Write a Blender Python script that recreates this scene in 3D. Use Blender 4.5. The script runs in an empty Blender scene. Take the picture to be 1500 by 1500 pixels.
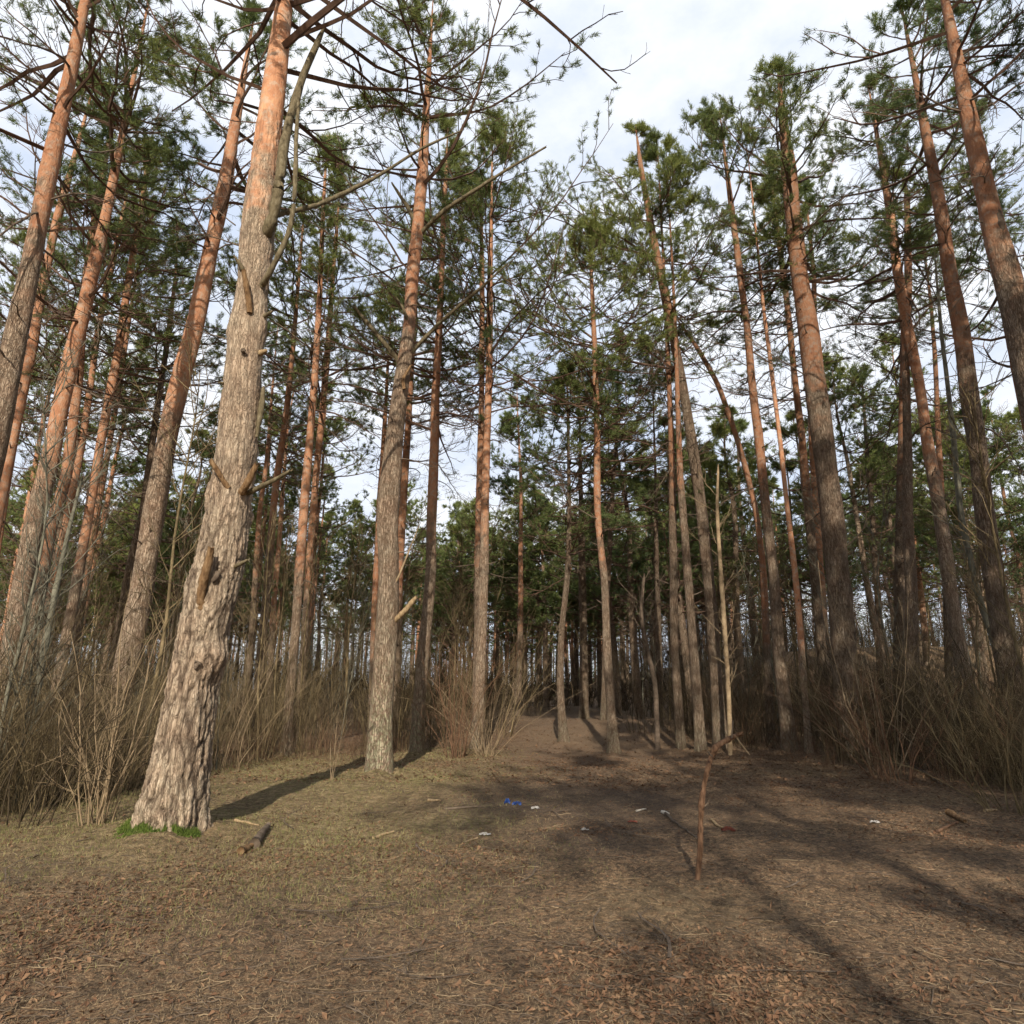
import bpy, math, random
import numpy as np
from mathutils import Vector, Matrix, noise as mn

rng = np.random.default_rng(7)
random.seed(7)
S = bpy.context.scene
C = S.collection
R = math.radians

# ------------------------------------------------------------------ camera
CAMZ, PITCH, F = 1.6, R(15.3), 950.0
cam = bpy.data.objects.new('camera', bpy.data.cameras.new('camera'))
C.objects.link(cam)
cam.location = (0, 0, CAMZ)
cam.rotation_euler = (math.pi/2 + PITCH, 0, 0)
cam.data.sensor_width = 36
cam.data.lens = 36*F/1500
cam.data.clip_start = 0.05
cam.data.clip_end = 3000
S.camera = cam
cp, sp = math.cos(PITCH), math.sin(PITCH)

def at(px, py, Y):
    """world point on the plane y = Y seen at this pixel, and its depth"""
    x = (px-750)/F; u = (750-py)/F
    d = (x, cp-u*sp, sp+u*cp)
    t = Y/d[1]
    return np.array([t*d[0], Y, CAMZ+t*d[2]]), t

def sm(v, a, b):
    t = np.clip((v-a)/(b-a), 0, 1)
    return t*t*(3-2*t)

_tab = rng.random((256, 256))
def vnoise(x, y, s):
    x = np.asarray(x, float)/s+91.3; y = np.asarray(y, float)/s+47.7
    xi = np.floor(x).astype(int); yi = np.floor(y).astype(int)
    fx = x-xi; fy = y-yi
    fx = fx*fx*(3-2*fx); fy = fy*fy*(3-2*fy)
    T = lambda a, b: _tab[a % 256, b % 256]
    return (T(xi, yi)*(1-fx)+T(xi+1, yi)*fx)*(1-fy)+(T(xi, yi+1)*(1-fx)+T(xi+1, yi+1)*fx)*fy-0.5

BASES = []
def mound(x, y):
    h = np.zeros(np.broadcast(x, y).shape)
    for bx_, by_, br_ in BASES:
        d2 = ((x-bx_)**2+(y-by_)**2)/(br_*2.0)**2
        h += .12*min(1, br_/.3)*np.exp(-d2)*(1+.5*np.sin(3*np.arctan2(y-by_, x-bx_)+bx_*5))
    return h
def gz(x, y, fine=True):
    x = np.asarray(x, float); y = np.asarray(y, float)
    h = 0.35*vnoise(x, y, 7.0)*sm(np.hypot(x, y-10), 3, 16)+0.10*vnoise(x, y, 2.2)
    h = h+3.9*sm(x, 8, 17)*sm(y, 23, 36)+1.2*sm(x, -6, -20)*sm(y, 22, 40)
    h = h-0.35*sm(-x, 5, 10)*(1-sm(y, 16, 24))
    h = h+0.45*sm(y, 18, 27)*sm(-np.abs(x-2), -9, -2)
    if fine:
        h = h+0.045*vnoise(x, y, 0.6)+0.025*vnoise(x, y, 0.22)
    return h

# ------------------------------------------------------------------ mesh helpers
def mesh_np(name, V, Fs, mats, midx=None, attrs=None, smooth=True):
    """V (n,3); Fs list of int arrays (m,k)"""
    me = bpy.data.meshes.new(name)
    V = np.asarray(V, np.float32)
    Fs = [f for f in Fs if len(f)]
    me.vertices.add(len(V)); me.vertices.foreach_set('co', V.ravel())
    tot = sum(f.size for f in Fs); nf = sum(len(f) for f in Fs)
    me.loops.add(tot); me.polygons.add(nf)
    me.loops.foreach_set('vertex_index', np.concatenate([f.ravel() for f in Fs]).astype(np.int32))
    lens = np.concatenate([np.full(len(f), f.shape[1]) for f in Fs])
    me.polygons.foreach_set('loop_start', (np.cumsum(lens)-lens).astype(np.int32))
    me.polygons.foreach_set('use_smooth', np.full(nf, smooth))
    for m in mats: me.materials.append(m)
    if midx is not None:
        me.polygons.foreach_set('material_index', np.asarray(midx, np.int32))
    me.update(calc_edges=True)
    for k, v in (attrs or {}).items():
        a = me.attributes.new(k, 'FLOAT', 'POINT'); a.data.foreach_set('value', np.asarray(v, np.float32))
    return me

def link(name, me, parent=None, loc=None):
    o = bpy.data.objects.new(name, me); C.objects.link(o)
    if parent is not None: o.parent = parent
    if loc is not None: o.location = loc
    return o

def tag(o, label=None, cat=None, group=None, kind=None):
    if label: o['label'] = label
    if cat: o['category'] = cat
    if group: o['group'] = group
    if kind: o['kind'] = kind
    return o

def root(name, loc, label, cat, group=None, rz=0):
    o = bpy.data.objects.new(name, None); C.objects.link(o)
    o.location = loc; o.rotation_euler = (0, 0, rz); o.empty_display_size = 0.2
    return tag(o, label, cat, group)

def tubes(P, Rr, sides=3, base=0):
    """P (N,k,3) polylines, Rr (N,k) radii -> V, F"""
    P = np.asarray(P, float); Rr = np.asarray(Rr, float)
    N, k, _ = P.shape
    T = np.gradient(P, axis=1)
    T /= np.linalg.norm(T, axis=2, keepdims=True)+1e-9
    ref = np.where(np.abs(T[:, :1, 2:3]) > 0.9, np.array([[[1., 0, 0]]]), np.array([[[0, 0, 1.]]]))
    ref = np.broadcast_to(ref, T.shape)
    A = np.cross(T, ref); A /= np.linalg.norm(A, axis=2, keepdims=True)+1e-9
    B = np.cross(T, A)
    an = np.arange(sides)*2*math.pi/sides
    V = P[:, :, None, :]+Rr[:, :, None, None]*(A[:, :, None, :]*np.cos(an)[None, None, :, None]+B[:, :, None, :]*np.sin(an)[None, None, :, None])
    idx = np.arange(N*k*sides).reshape(N, k, sides)+base
    a = idx[:, :-1, :]; b = idx[:, 1:, :]
    Fq = np.stack([a, b, np.roll(b, -1, 2), np.roll(a, -1, 2)], -1).reshape(-1, 4)
    return V.reshape(-1, 3), Fq

class MB:
    def __init__(s): s.V = []; s.F = []; s.M = []; s.n = 0; s.A = {}
    def add(s, V, Fc, mi=0, **attr):
        if len(V) == 0: return
        s.V.append(V); s.F.append(np.asarray(Fc)+0); s.M.append(np.full(len(Fc), mi)); s.n += len(V)
        for k, v in attr.items(): s.A.setdefault(k, []).append(np.broadcast_to(v, (len(V),)))
    def tubes(s, P, Rr, sides=3, mi=0, **attr):
        V, Fc = tubes(P, Rr, sides, s.n); s.add(V, Fc, mi, **attr)
    def build(s, name, mats, smooth=True):
        at_ = {k: np.concatenate(v) for k, v in s.A.items()}
        return mesh_np(name, np.concatenate(s.V), s.F, mats, np.concatenate(s.M), at_, smooth)

# ------------------------------------------------------------------ materials
def mat(name):
    m = bpy.data.materials.new(name); m.use_nodes = True
    nt = m.node_tree; b = nt.nodes['Principled BSDF']
    b.inputs['Roughness'].default_value = 0.9
    b.inputs['Specular IOR Level'].default_value = 0.15
    return m, nt, b
def N(nt, t, **kw):
    n = nt.nodes.new(t)
    for k, v in kw.items():
        if isinstance(v, (int, float, tuple)) and k in n.inputs: n.inputs[k].default_value = v
        else: setattr(n, k, v)
    return n
def ramp(nt, fac, stops):
    r = nt.nodes.new('ShaderNodeValToRGB'); cr = r.color_ramp
    while len(cr.elements) < len(stops): cr.elements.new(0.5)
    for e, (p, c) in zip(cr.elements, stops): e.position = p; e.color = (*c, 1)
    nt.links.new(fac, r.inputs[0]); return r.outputs[0]
def mix(nt, fac, a, b, bt='MIX'):
    m = nt.nodes.new('ShaderNodeMix'); m.data_type = 'RGBA'; m.blend_type = bt
    for s_, v in ((0, fac), (6, a), (7, b)):
        if hasattr(v, 'links'): nt.links.new(v, m.inputs[s_])
        else: m.inputs[s_].default_value = v if s_ == 0 else (*v, 1)
    return m.outputs[2]
def mth(nt, op, a, b=None):
    m = nt.nodes.new('ShaderNodeMath'); m.operation = op
    for i, v in enumerate((a, b)):
        if v is None: continue
        if hasattr(v, 'links'): nt.links.new(v, m.inputs[i])
        else: m.inputs[i].default_value = v
    return m.outputs[0]
def coords(nt, sc=(1, 1, 1), src='Object'):
    tc = nt.nodes.new('ShaderNodeTexCoord'); mp = nt.nodes.new('ShaderNodeMapping')
    mp.inputs['Scale'].default_value = sc
    nt.links.new(tc.outputs[src], mp.inputs[0]); return mp.outputs[0]
def noise(nt, vec, scale, detail=4, rough=0.6):
    n = nt.nodes.new('ShaderNodeTexNoise'); n.inputs['Scale'].default_value = scale
    n.inputs['Detail'].default_value = detail; n.inputs['Roughness'].default_value = rough
    nt.links.new(vec, n.inputs['Vector']); return n.outputs['Fac']
def attr(nt, name):
    a = nt.nodes.new('ShaderNodeAttribute'); a.attribute_name = name; return a.outputs['Fac']

def bark_material(name, big=False):
    m, nt, b = mat(name); L = nt.links
    c0 = coords(nt, (1, 1, 1)); cs = coords(nt, (1, 1, 0.28))
    dn = nt.nodes.new('ShaderNodeTexNoise'); dn.inputs['Scale'].default_value = 9; dn.inputs['Detail'].default_value = 3
    L.new(cs, dn.inputs['Vector'])
    dis = nt.nodes.new('ShaderNodeVectorMath'); dis.operation = 'MULTIPLY_ADD'
    L.new(dn.outputs['Color'], dis.inputs[0]); dis.inputs[1].default_value = (0.16, 0.16, 0.16); L.new(cs, dis.inputs[2])
    vo = nt.nodes.new('ShaderNodeTexVoronoi'); vo.feature = 'DISTANCE_TO_EDGE'; vo.inputs['Scale'].default_value = 24
    L.new(dis.outputs[0], vo.inputs['Vector'])
    vs = nt.nodes.new('ShaderNodeTexVoronoi'); vs.inputs['Scale'].default_value = 30
    L.new(dis.outputs[0], vs.inputs['Vector'])
    fur0 = ramp(nt, vo.outputs['Distance'], [(0.0, (.35 if not big else .3,)*3), (0.13, (1, 1, 1))])
    ck = coords(nt, (1, 1, 0.13)); rn = noise(nt, ck, 26, 6, .65)
    rid = mth(nt, 'ABSOLUTE', mth(nt, 'SUBTRACT', rn, 0.5))
    fur1 = ramp(nt, rid, [(0.0, (0, 0, 0)), (0.03 if big else 0.045, (1, 1, 1))])
    fur = mth(nt, 'MULTIPLY', fur0, fur1)
    n1 = noise(nt, c0, 3.0, 5); n2 = noise(nt, cs, 38, 5, 0.7); n3 = noise(nt, c0, 9, 4)
    org = attr(nt, 'orange'); bas = attr(nt, 'foot'); tint = attr(nt, 'tint')
    nb_ = noise(nt, coords(nt, (1, 1, .5)), 5, 6, .62)
    n2c = mth(nt, 'ADD', mth(nt, 'MULTIPLY', n2, .4 if big else .38), mth(nt, 'MULTIPLY', nb_, .6 if big else .62))
    grey = ramp(nt, n2c, [(0.3, (0.19, 0.145, 0.11)), (0.5, (0.30, 0.245, 0.19)), (0.7, (0.41, 0.35, 0.28))])
    grey = mix(nt, mth(nt, 'MULTIPLY', ramp(nt, n1, [(0.4, (0, 0, 0)), (0.62, (1, 1, 1))]), 0.25 if big else 0.32), grey, (0.32, 0.20, 0.14))
    orng = ramp(nt, n2c, [(0.3, (0.22, 0.10, 0.06)), (0.5, (0.36, 0.185, 0.11)), (0.7, (0.46, 0.28, 0.18))])
    orng = mix(nt, mth(nt, 'MULTIPLY', ramp(nt, n3, [(0.5, (0, 0, 0)), (0.62, (1, 1, 1))]), 0.6), orng, (0.33, 0.28, 0.235))
    of = mth(nt, 'ADD', org, mth(nt, 'MULTIPLY', mth(nt, 'SUBTRACT', n1, 0.5), 1.3))
    of = ramp(nt, of, [(0.3, (0, 0, 0)), (0.7, (1, 1, 1))])
    col = mix(nt, of, grey, orng)
    lich = mix(nt, n3, (0.42, 0.40, 0.30), (0.27, 0.31, 0.19))
    lf = mth(nt, 'MULTIPLY', bas, ramp(nt, noise(nt, c0, 14, 4), [(0.42, (0, 0, 0)), (0.58, (1, 1, 1))]))
    col = mix(nt, mth(nt, 'MULTIPLY', lf, 0.75), col, lich)
    dk = mix(nt, mth(nt, 'MULTIPLY', of, 0.75), (0.50, 0.43, 0.38), (1, 1, 1))
    furc = mix(nt, fur, mix(nt, .45, dk, (1, 1, 1)) if big else dk, (1, 1, 1))
    col = mix(nt, 1.0, col, furc, 'MULTIPLY')
    col = mix(nt, 1.0, col, ramp(nt, tint, [(0, (0.55, 0.53, 0.5)), (1, (1.42, 1.38, 1.3))]), 'MULTIPLY')
    if big:
        col = mix(nt, 1.0, col, (1.12, 1.14, 1.14), 'MULTIPLY')
        col = mix(nt, mth(nt, 'MULTIPLY', attr(nt, 'crack'), .9), col, (0.075, 0.05, 0.035))
    L.new(col, b.inputs['Base Color'])
    bp = nt.nodes.new('ShaderNodeBump'); bp.inputs['Distance'].default_value = 0.014 if big else 0.02
    hgt = mth(nt, 'ADD', mth(nt, 'MULTIPLY', fur, mth(nt, 'SUBTRACT', 1.1, of)), mth(nt, 'MULTIPLY', n2, 0.7))
    hgt = mth(nt, 'ADD', hgt, mth(nt, 'MULTIPLY', vs.outputs['Distance'], 0.4))
    L.new(hgt, bp.inputs['Height']); bp.inputs['Strength'].default_value = 0.85 if big else 0.9
    L.new(bp.outputs[0], b.inputs['Normal'])
    return m
BARK = bark_material('pine_bark'); BARKBIG = bark_material('old_pine_bark', True)

def simple(name, stops, scale=12, sc=(1, 1, 1), bump=0.0, rough=0.9):
    m, nt, b = mat(name)
    c = coords(nt, sc); n = noise(nt, c, scale, 4)
    nt.links.new(ramp(nt, n, stops), b.inputs['Base Color'])
    b.inputs['Roughness'].default_value = rough
    if bump:
        bp = nt.nodes.new('ShaderNodeBump'); bp.inputs['Distance'].default_value = bump
        nt.links.new(n, bp.inputs['Height']); nt.links.new(bp.outputs[0], b.inputs['Normal'])
    return m
LIMB = simple('limb_bark', [(0.3, (0.07, 0.045, 0.033)), (0.7, (0.19, 0.12, 0.085))], 6)
DEAD = simple('dead_wood', [(0.3, (0.075, 0.055, 0.04)), (0.7, (0.20, 0.155, 0.115))], 10)
MOSSY = simple('mossy_limb_bark', [(0.3, (0.075, 0.06, 0.035)), (0.55, (0.17, 0.14, 0.085)), (0.75, (0.25, 0.22, 0.15))], 25, (1, 1, 0.4), 0.01)
BROKEN = simple('broken_wood', [(0.3, (0.07, 0.04, 0.022)), (0.5, (0.20, 0.12, 0.06)), (0.75, (0.33, 0.23, 0.13))], 30, (1, 1, 0.15), 0.008)
PALE = simple('pale_split_wood', [(0.3, (0.2, 0.14, 0.075)), (0.7, (0.46, 0.34, 0.2))], 40, (1, 1, 0.2), 0.006)
TWIG = simple('shrub_twig', [(0.3, (0.07, 0.052, 0.03)), (0.5, (0.17, 0.13, 0.07)), (0.72, (0.36, 0.28, 0.16))], 2.2)
TWIGD = simple('shaded_shrub_twig', [(0.3, (0.032, 0.024, 0.015)), (0.7, (0.10, 0.076, 0.046))], 2.2)  # darker copy of shrub_twig, thicket shade put into its colour
TWIGL = simple('pale_shrub_twig', [(0.3, (0.19, 0.135, 0.08)), (0.7, (0.42, 0.32, 0.20))], 6)
TWIGR = simple('reddish_shrub_twig', [(0.3, (0.10, 0.055, 0.035)), (0.7, (0.27, 0.16, 0.095))], 6)
STICK = simple('stick_bark', [(0.3, (0.05, 0.028, 0.018)), (0.5, (0.15, 0.085, 0.05)), (0.72, (0.27, 0.165, 0.10))], 40, (1, 1, .3), .02)
GREYB = simple('grey_green_bark', [(0.3, (0.10, 0.095, 0.07)), (0.7, (0.25, 0.24, 0.18))], 12, (1, 1, .4), 0.01)

def needle_material():
    m, nt, b = mat('pine_needles'); L = nt.links
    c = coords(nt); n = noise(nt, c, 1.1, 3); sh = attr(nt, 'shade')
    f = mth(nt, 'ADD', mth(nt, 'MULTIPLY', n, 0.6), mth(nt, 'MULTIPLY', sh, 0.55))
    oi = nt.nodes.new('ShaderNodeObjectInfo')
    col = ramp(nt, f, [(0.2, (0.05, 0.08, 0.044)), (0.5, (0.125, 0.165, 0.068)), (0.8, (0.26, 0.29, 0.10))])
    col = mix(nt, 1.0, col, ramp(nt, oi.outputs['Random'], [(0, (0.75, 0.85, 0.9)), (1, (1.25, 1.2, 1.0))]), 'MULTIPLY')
    L.new(col, b.inputs['Base Color']); b.inputs['Roughness'].default_value = 0.6
    tr = nt.nodes.new('ShaderNodeBsdfTranslucent'); L.new(col, tr.inputs['Color'])
    ms = nt.nodes.new('ShaderNodeMixShader'); ms.inputs[0].default_value = 0.3
    L.new(b.outputs[0], ms.inputs[1]); L.new(tr.outputs[0], ms.inputs[2])
    L.new(ms.outputs[0], nt.nodes['Material Output'].inputs['Surface'])
    return m
NEEDLE = needle_material()

# ------------------------------------------------------------------ growing things
def unit(v): return v/(np.linalg.norm(v, axis=-1, keepdims=True)+1e-9)

def curve_batch(P0, D, Ls, k, curl, wob, r):
    """N polylines of k points from P0 along D, bending by curl (N,3) per length, wobbling"""
    n = len(P0); out = np.zeros((n, k, 3)); out[:, 0] = P0; d = D.copy()
    for i in range(1, k):
        d = unit(d+curl/(k-1)+r.normal(0, wob, (n, 3)))
        out[:, i] = out[:, i-1]+d*(Ls/(k-1))[:, None]
    return out

def pick(P, t):
    """point and tangent at parameter t (0..1) on each polyline"""
    k = P.shape[1]; f = np.clip(t*(k-1), 0, k-1.001); i = f.astype(int); w = (f-i)[:, None]
    j = np.arange(len(P)); a = P[j, i]; b = P[j, i+1]
    return a*(1-w)+b*w, unit(b-a)

def grow_crown(mb, axis, h0, h1, r, spread=2.2, dens=1.0, limb_r=0.035, needle_scale=1.0, bare=0.18, fine=False):
    """axis(h)->(3,) trunk centre at height h.  Limbs, twigs and needle tufts between h0 and h1"""
    Hc = h1-h0
    nl = int(Hc*6.0*dens)
    hs = h0+Hc*np.sort(r.random(nl)**0.9)
    P0 = np.array([axis(h) for h in hs])
    rel = (hs-h0)/Hc
    az = r.random(nl)*2*math.pi
    side = 1+0.35*np.cos(az-r.random()*6.28)
    Ls = spread*(0.25+1.05*np.sin(math.pi*np.clip(rel*0.8+0.22, 0, 1)))*r.uniform(0.55, 1.15, nl)*side
    Ls *= np.where(rel > 0.85, 0.7, 1)
    el = -0.08+0.85*rel**2+r.normal(0, 0.2, nl)
    D = np.stack([np.cos(az)*np.cos(el), np.sin(az)*np.cos(el), np.sin(el)], 1)
    curl = np.zeros((nl, 3)); curl[:, 2] = r.uniform(-0.2, 1.0, nl)
    P = curve_batch(P0, D, Ls, 8, curl, 0.13, r)
    rr = limb_r*(0.45+0.75*Ls/spread*(1-rel*0.4))[:, None]*np.linspace(1, 0.22, 8)[None]
    mb.tubes(P, rr, 4, 0, shade=0.5)
    # secondary
    ns = 8; P2s = []
    li = np.repeat(np.arange(nl), ns)
    t = 0.22+0.78*(np.tile(np.arange(ns), nl)+r.random(nl*ns))/ns
    q, tg = pick(P[li], t)
    lat = unit(np.cross(tg, np.array([0, 0, 1.])))*np.where(r.random(len(li)) > 0.5, 1, -1)[:, None]
    D2 = unit(tg*r.uniform(0.5, 1.1, (len(li), 1))+lat*r.uniform(0.4, 1.1, (len(li), 1))+np.array([0, 0, 1.])*r.normal(0.08, 0.16, (len(li), 1)))
    L2 = Ls[li]*r.uniform(0.18, 0.45, len(li))*(1.15-0.5*t)
    c2 = np.zeros((len(li), 3)); c2[:, 2] = 0.3
    Q = curve_batch(q, D2, L2, 5, c2, 0.18, r)
    mb.tubes(Q, (0.0085*(0.6+L2)[:, None])*np.linspace(1, 0.45, 5)[None], 3, 0, shade=0.5)
    # tertiary
    nt_ = 4; si = np.repeat(np.arange(len(Q)), nt_)
    t3 = 0.3+0.7*(np.tile(np.arange(nt_), len(Q))+r.random(len(Q)*nt_))/nt_
    q3, tg3 = pick(Q[si], np.minimum(t3, 0.999))
    lat = unit(np.cross(tg3, r.normal(0, 1, (len(si), 3))+np.array([0, 0, 1.5])))*np.where(r.random(len(si)) > 0.5, 1, -1)[:, None]
    D3 = unit(tg3+lat*0.8+np.array([0, 0, 0.3]))
    L3 = r.uniform(0.08, 0.30, len(si))
    W = curve_batch(q3, D3, L3, 3, np.zeros((len(si), 3)), 0.15, r)
    mb.tubes(W, 0.0042*np.ones((len(si), 3)), 3, 0, shade=0.5)
    # tufts: most twigs end in needles except on the lowest limbs
    relw = rel[li[si]]
    keep = r.random(len(W)) < np.clip((relw-bare)/0.18+0.25, 0.06, 0.97)
    # clumpy: whole limbs bare now and then
    keep &= (r.random(nl) > 0.10)[li[si]]
    W = W[keep]; relw = relw[keep]
    tp = np.concatenate([W[:, 2], W[:, 1]+0.45*(W[:, 2]-W[:, 1])]+([W[:, 1]-.3*(W[:, 1]-W[:, 0])] if fine else []))
    rep_ = 3 if fine else 2
    td = unit(np.concatenate([W[:, 2]-W[:, 1]]*rep_)); rl = np.concatenate([relw]*rep_)
    nn = 12 if fine else 9; nT = len(tp)
    ti = np.repeat(np.arange(nT), nn)
    nd = unit(td[ti]*0.8+r.normal(0, 0.55, (len(ti), 3))*np.array([1, 1, .8]))
    ln = r.uniform(0.08, 0.17, len(ti))*needle_scale
    p0 = tp[ti]+r.normal(0, 0.02, (len(ti), 3))
    wv = unit(np.cross(nd, r.normal(0, 1, (len(ti), 3))))*((0.0075 if fine else 0.0105)*needle_scale)
    a = p0-wv; b = p0+wv; c = p0+nd*ln[:, None]
    V = np.stack([a, b, c], 1).reshape(-1, 3)
    Fc = np.arange(len(V)).reshape(-1, 3)+mb.n
    cz = tp[ti][:, 2]
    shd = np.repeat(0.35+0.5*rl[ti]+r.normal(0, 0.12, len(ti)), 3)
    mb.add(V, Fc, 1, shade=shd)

def dead_branch_mesh(seed, L=1.6, twigs=9):
    r = np.random.default_rng(seed)
    mb = MB()
    P = curve_batch(np.zeros((1, 3)), unit(np.array([[1., 0, r.uniform(-0.25, 0.35)]])), np.array([L]), 9, np.array([[0, r.normal(0, .5), r.uniform(-0.7, 0.8)]]), 0.13, r)
    mb.tubes(P, 0.021*np.linspace(1, 0.2, 9)[None], 5, 0)
    t = r.uniform(0.15, 1, twigs)
    q, tg = pick(np.repeat(P, twigs, 0), t)
    lat = unit(np.cross(tg, np.array([0, 0, 1.])))*r.choice([-1, 1], twigs)[:, None]
    Q = curve_batch(q, unit(tg+lat*r.uniform(.4, 1, (twigs, 1))+np.array([0, 0, 1.])*r.normal(0, .35, (twigs, 1))), L*r.uniform(.15, .42, twigs), 6, np.tile([0, 0, .4], (twigs, 1)), 0.2, r)
    mb.tubes(Q, 0.0075*np.ones((twigs, 1))*np.linspace(1, .4, 6)[None], 3, 0)
    n3 = twigs*4
    q, tg = pick(np.repeat(Q, 4, 0), r.uniform(0.2, 1, n3)*0.99)
    W = curve_batch(q, unit(tg+r.normal(0, .6, (n3, 3))), L*r.uniform(.05, .16, n3), 4, np.zeros((n3, 3)), .2, r)
    mb.tubes(W, 0.0038*np.ones((n3, 4)), 3, 0)
    return mb.build('dead_branch', [DEAD])
DEADB = [dead_branch_mesh(100+i, L, tw) for i, (L, tw) in enumerate([(1.6, 9), (2.1, 12), (1.3, 7), (1.9, 10), (2.4, 13), (1.1, 5), (1.7, 8), (0.9, 4)])]
def stub_mesh(seed, L):
    r = np.random.default_rng(seed); mb = MB()
    P = curve_batch(np.zeros((1, 3)), unit(np.array([[1., 0, r.uniform(-0.1, 0.6)]])), np.array([L]), 4, np.array([[0, 0, .2]]), 0.1, r)
    mb.tubes(P, 0.017*np.array([[1.3, .95, .8, .3]]), 5, 0)
    return mb.build('branch_stub', [DEAD])
STUBS = [stub_mesh(200+i, L) for i, L in enumerate((0.13, 0.2, 0.32, 0.5))]

def trunk_mesh(name, pts, rad, orange_h, tint, seed, sides=20, step=0.22, big=False, lichen=0.4, foot=0.35, mats=None):
    """pts (k,3) base to top, rad (k,)"""
    r = np.random.default_rng(seed)
    pts = np.asarray(pts); rad = np.asarray(rad)
    seg = np.linalg.norm(np.diff(pts, axis=0), axis=1); s = np.concatenate([[0], np.cumsum(seg)])
    n = max(8, int(s[-1]/step)); ss = np.linspace(0, s[-1], n)
    if big: ss = np.concatenate([np.arange(0, 12, 0.025), np.arange(12, s[-1], 0.2), [s[-1]]])
    P = np.stack([np.interp(ss, s, pts[:, i]) for i in range(3)], 1)
    # smooth centre line
    if not big:
        for _ in range(3):
            P[1:-1] = (P[:-2]+2*P[1:-1]+P[2:])/4
    else:
        for _ in range(90):
            P[1:-1] = (P[:-2]+2*P[1:-1]+P[2:])/4
    rr = np.interp(ss, s, rad)
    if big:
        for _ in range(60): rr[1:-1] = (rr[:-2]+2*rr[1:-1]+rr[2:])/4
    n = len(ss)
    if not big:
        wob = 0.004*np.cumsum(r.normal(0, 1, (n, 2)), 0)/math.sqrt(n)*4
        P[:, :2] += wob*sm(ss, 0, 2)[:, None]
    an = np.arange(sides)*2*math.pi/sides
    T = unit(np.gradient(P, axis=0))
    A = unit(np.cross(T, np.array([0, 1., 0]))); B = np.cross(T, A)
    ph = r.random(6)*6.28
    fl = foot*np.exp(-ss/0.28)
    lobes = 1+fl[:, None]*(0.75+0.55*np.cos(an[None]*4+ph[0]+ss[:, None]*.3)+0.25*np.cos(an[None]*7+ph[1]))
    ir = 1+0.035*np.sin(an[None]*2+ph[2]+ss[:, None]*0.9)+0.025*np.sin(an[None]*3+ph[3]-ss[:, None]*1.7)+0.03*np.sin(ss[:, None]*2.3+ph[4])
    kn = np.ones((n, sides))
    for _ in range(int(s[-1]*1.1)):
        hk = r.uniform(1.5, s[-1]); ak = r.random()*6.28
        da = (an[None]-ak+math.pi) % (2*math.pi)-math.pi
        kn += r.uniform(.05, .13)*np.exp(-((ss[:, None]-hk)/.09)**2-(da/.5)**2)
    RR = rr[:, None]*lobes*ir*kn
    if big:
        mid = P[:, None, :]+RR[..., None]*(A[:, None]*np.cos(an)[None, :, None]+B[:, None]*np.sin(an)[None, :, None])
        disp = np.zeros((n, sides)); crk = np.zeros((n, sides)); rough = 1-0.6*sm(ss, 3.0, 5.5)
        for i in range(n):
            if ss[i] > 10.2: continue
            zz = ss[i]
            for j in range(sides):
                p = mid[i, j]; q = Vector((p[0], p[1], p[2]*0.15))
                dd = mn.turbulence_vector(q*7, 2, False)*0.03
                v = mn.voronoi((q+dd)*13)[0]
                e = min(1.0, (v[1]-v[0])*3.4)
                crk[i, j] = rough[i]*(1-e)**1.5
                fr = mn.fractal(Vector(p)*22, 0.8, 2.1, 4)
                disp[i, j] = rough[i]*(0.018*(e-0.5)*(1+.6*(1-min(1, max(0, zz-1.6))))+0.012*fr)+0.0025*fr+0.008*mn.noise(Vector(p)*5)
        RR = RR+disp
        # knobbly burl on the right side and shoulder below the old limb
        for hk, ak, amp, sh_, sa in BURLS:
            da = (an[None]-ak+math.pi) % (2*math.pi)-math.pi
            RR = RR+amp*np.exp(-((ss[:, None]-hk)/sh_)**2-(da/sa)**2)
    V = P[:, None, :]+RR[..., None]*(A[:, None]*np.cos(an)[None, :, None]+B[:, None]*np.sin(an)[None, :, None])
    idx = np.arange(n*sides).reshape(n, sides)
    a = idx[:-1]; b = idx[1:]
    Fq = np.stack([a, np.roll(a, -1, 1), np.roll(b, -1, 1), b], -1).reshape(-1, 4)
    h = V[:, :, 2].ravel()
    org = sm(h, orange_h-2.5, orange_h+2.5)*0.9
    ft = np.exp(-np.maximum(np.repeat(ss, sides)-0.1, 0)/(0.45+lichen))*lichen*2
    return mesh_np(name, V.reshape(-1, 3), [Fq], mats or [BARKBIG if big else BARK], None,
                   {'orange': org, 'foot': np.clip(ft, 0, 1), 'tint': np.full(n*sides, tint), 'crack': crk.ravel() if big else np.zeros(n*sides)}), P, rr, ss

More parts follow.
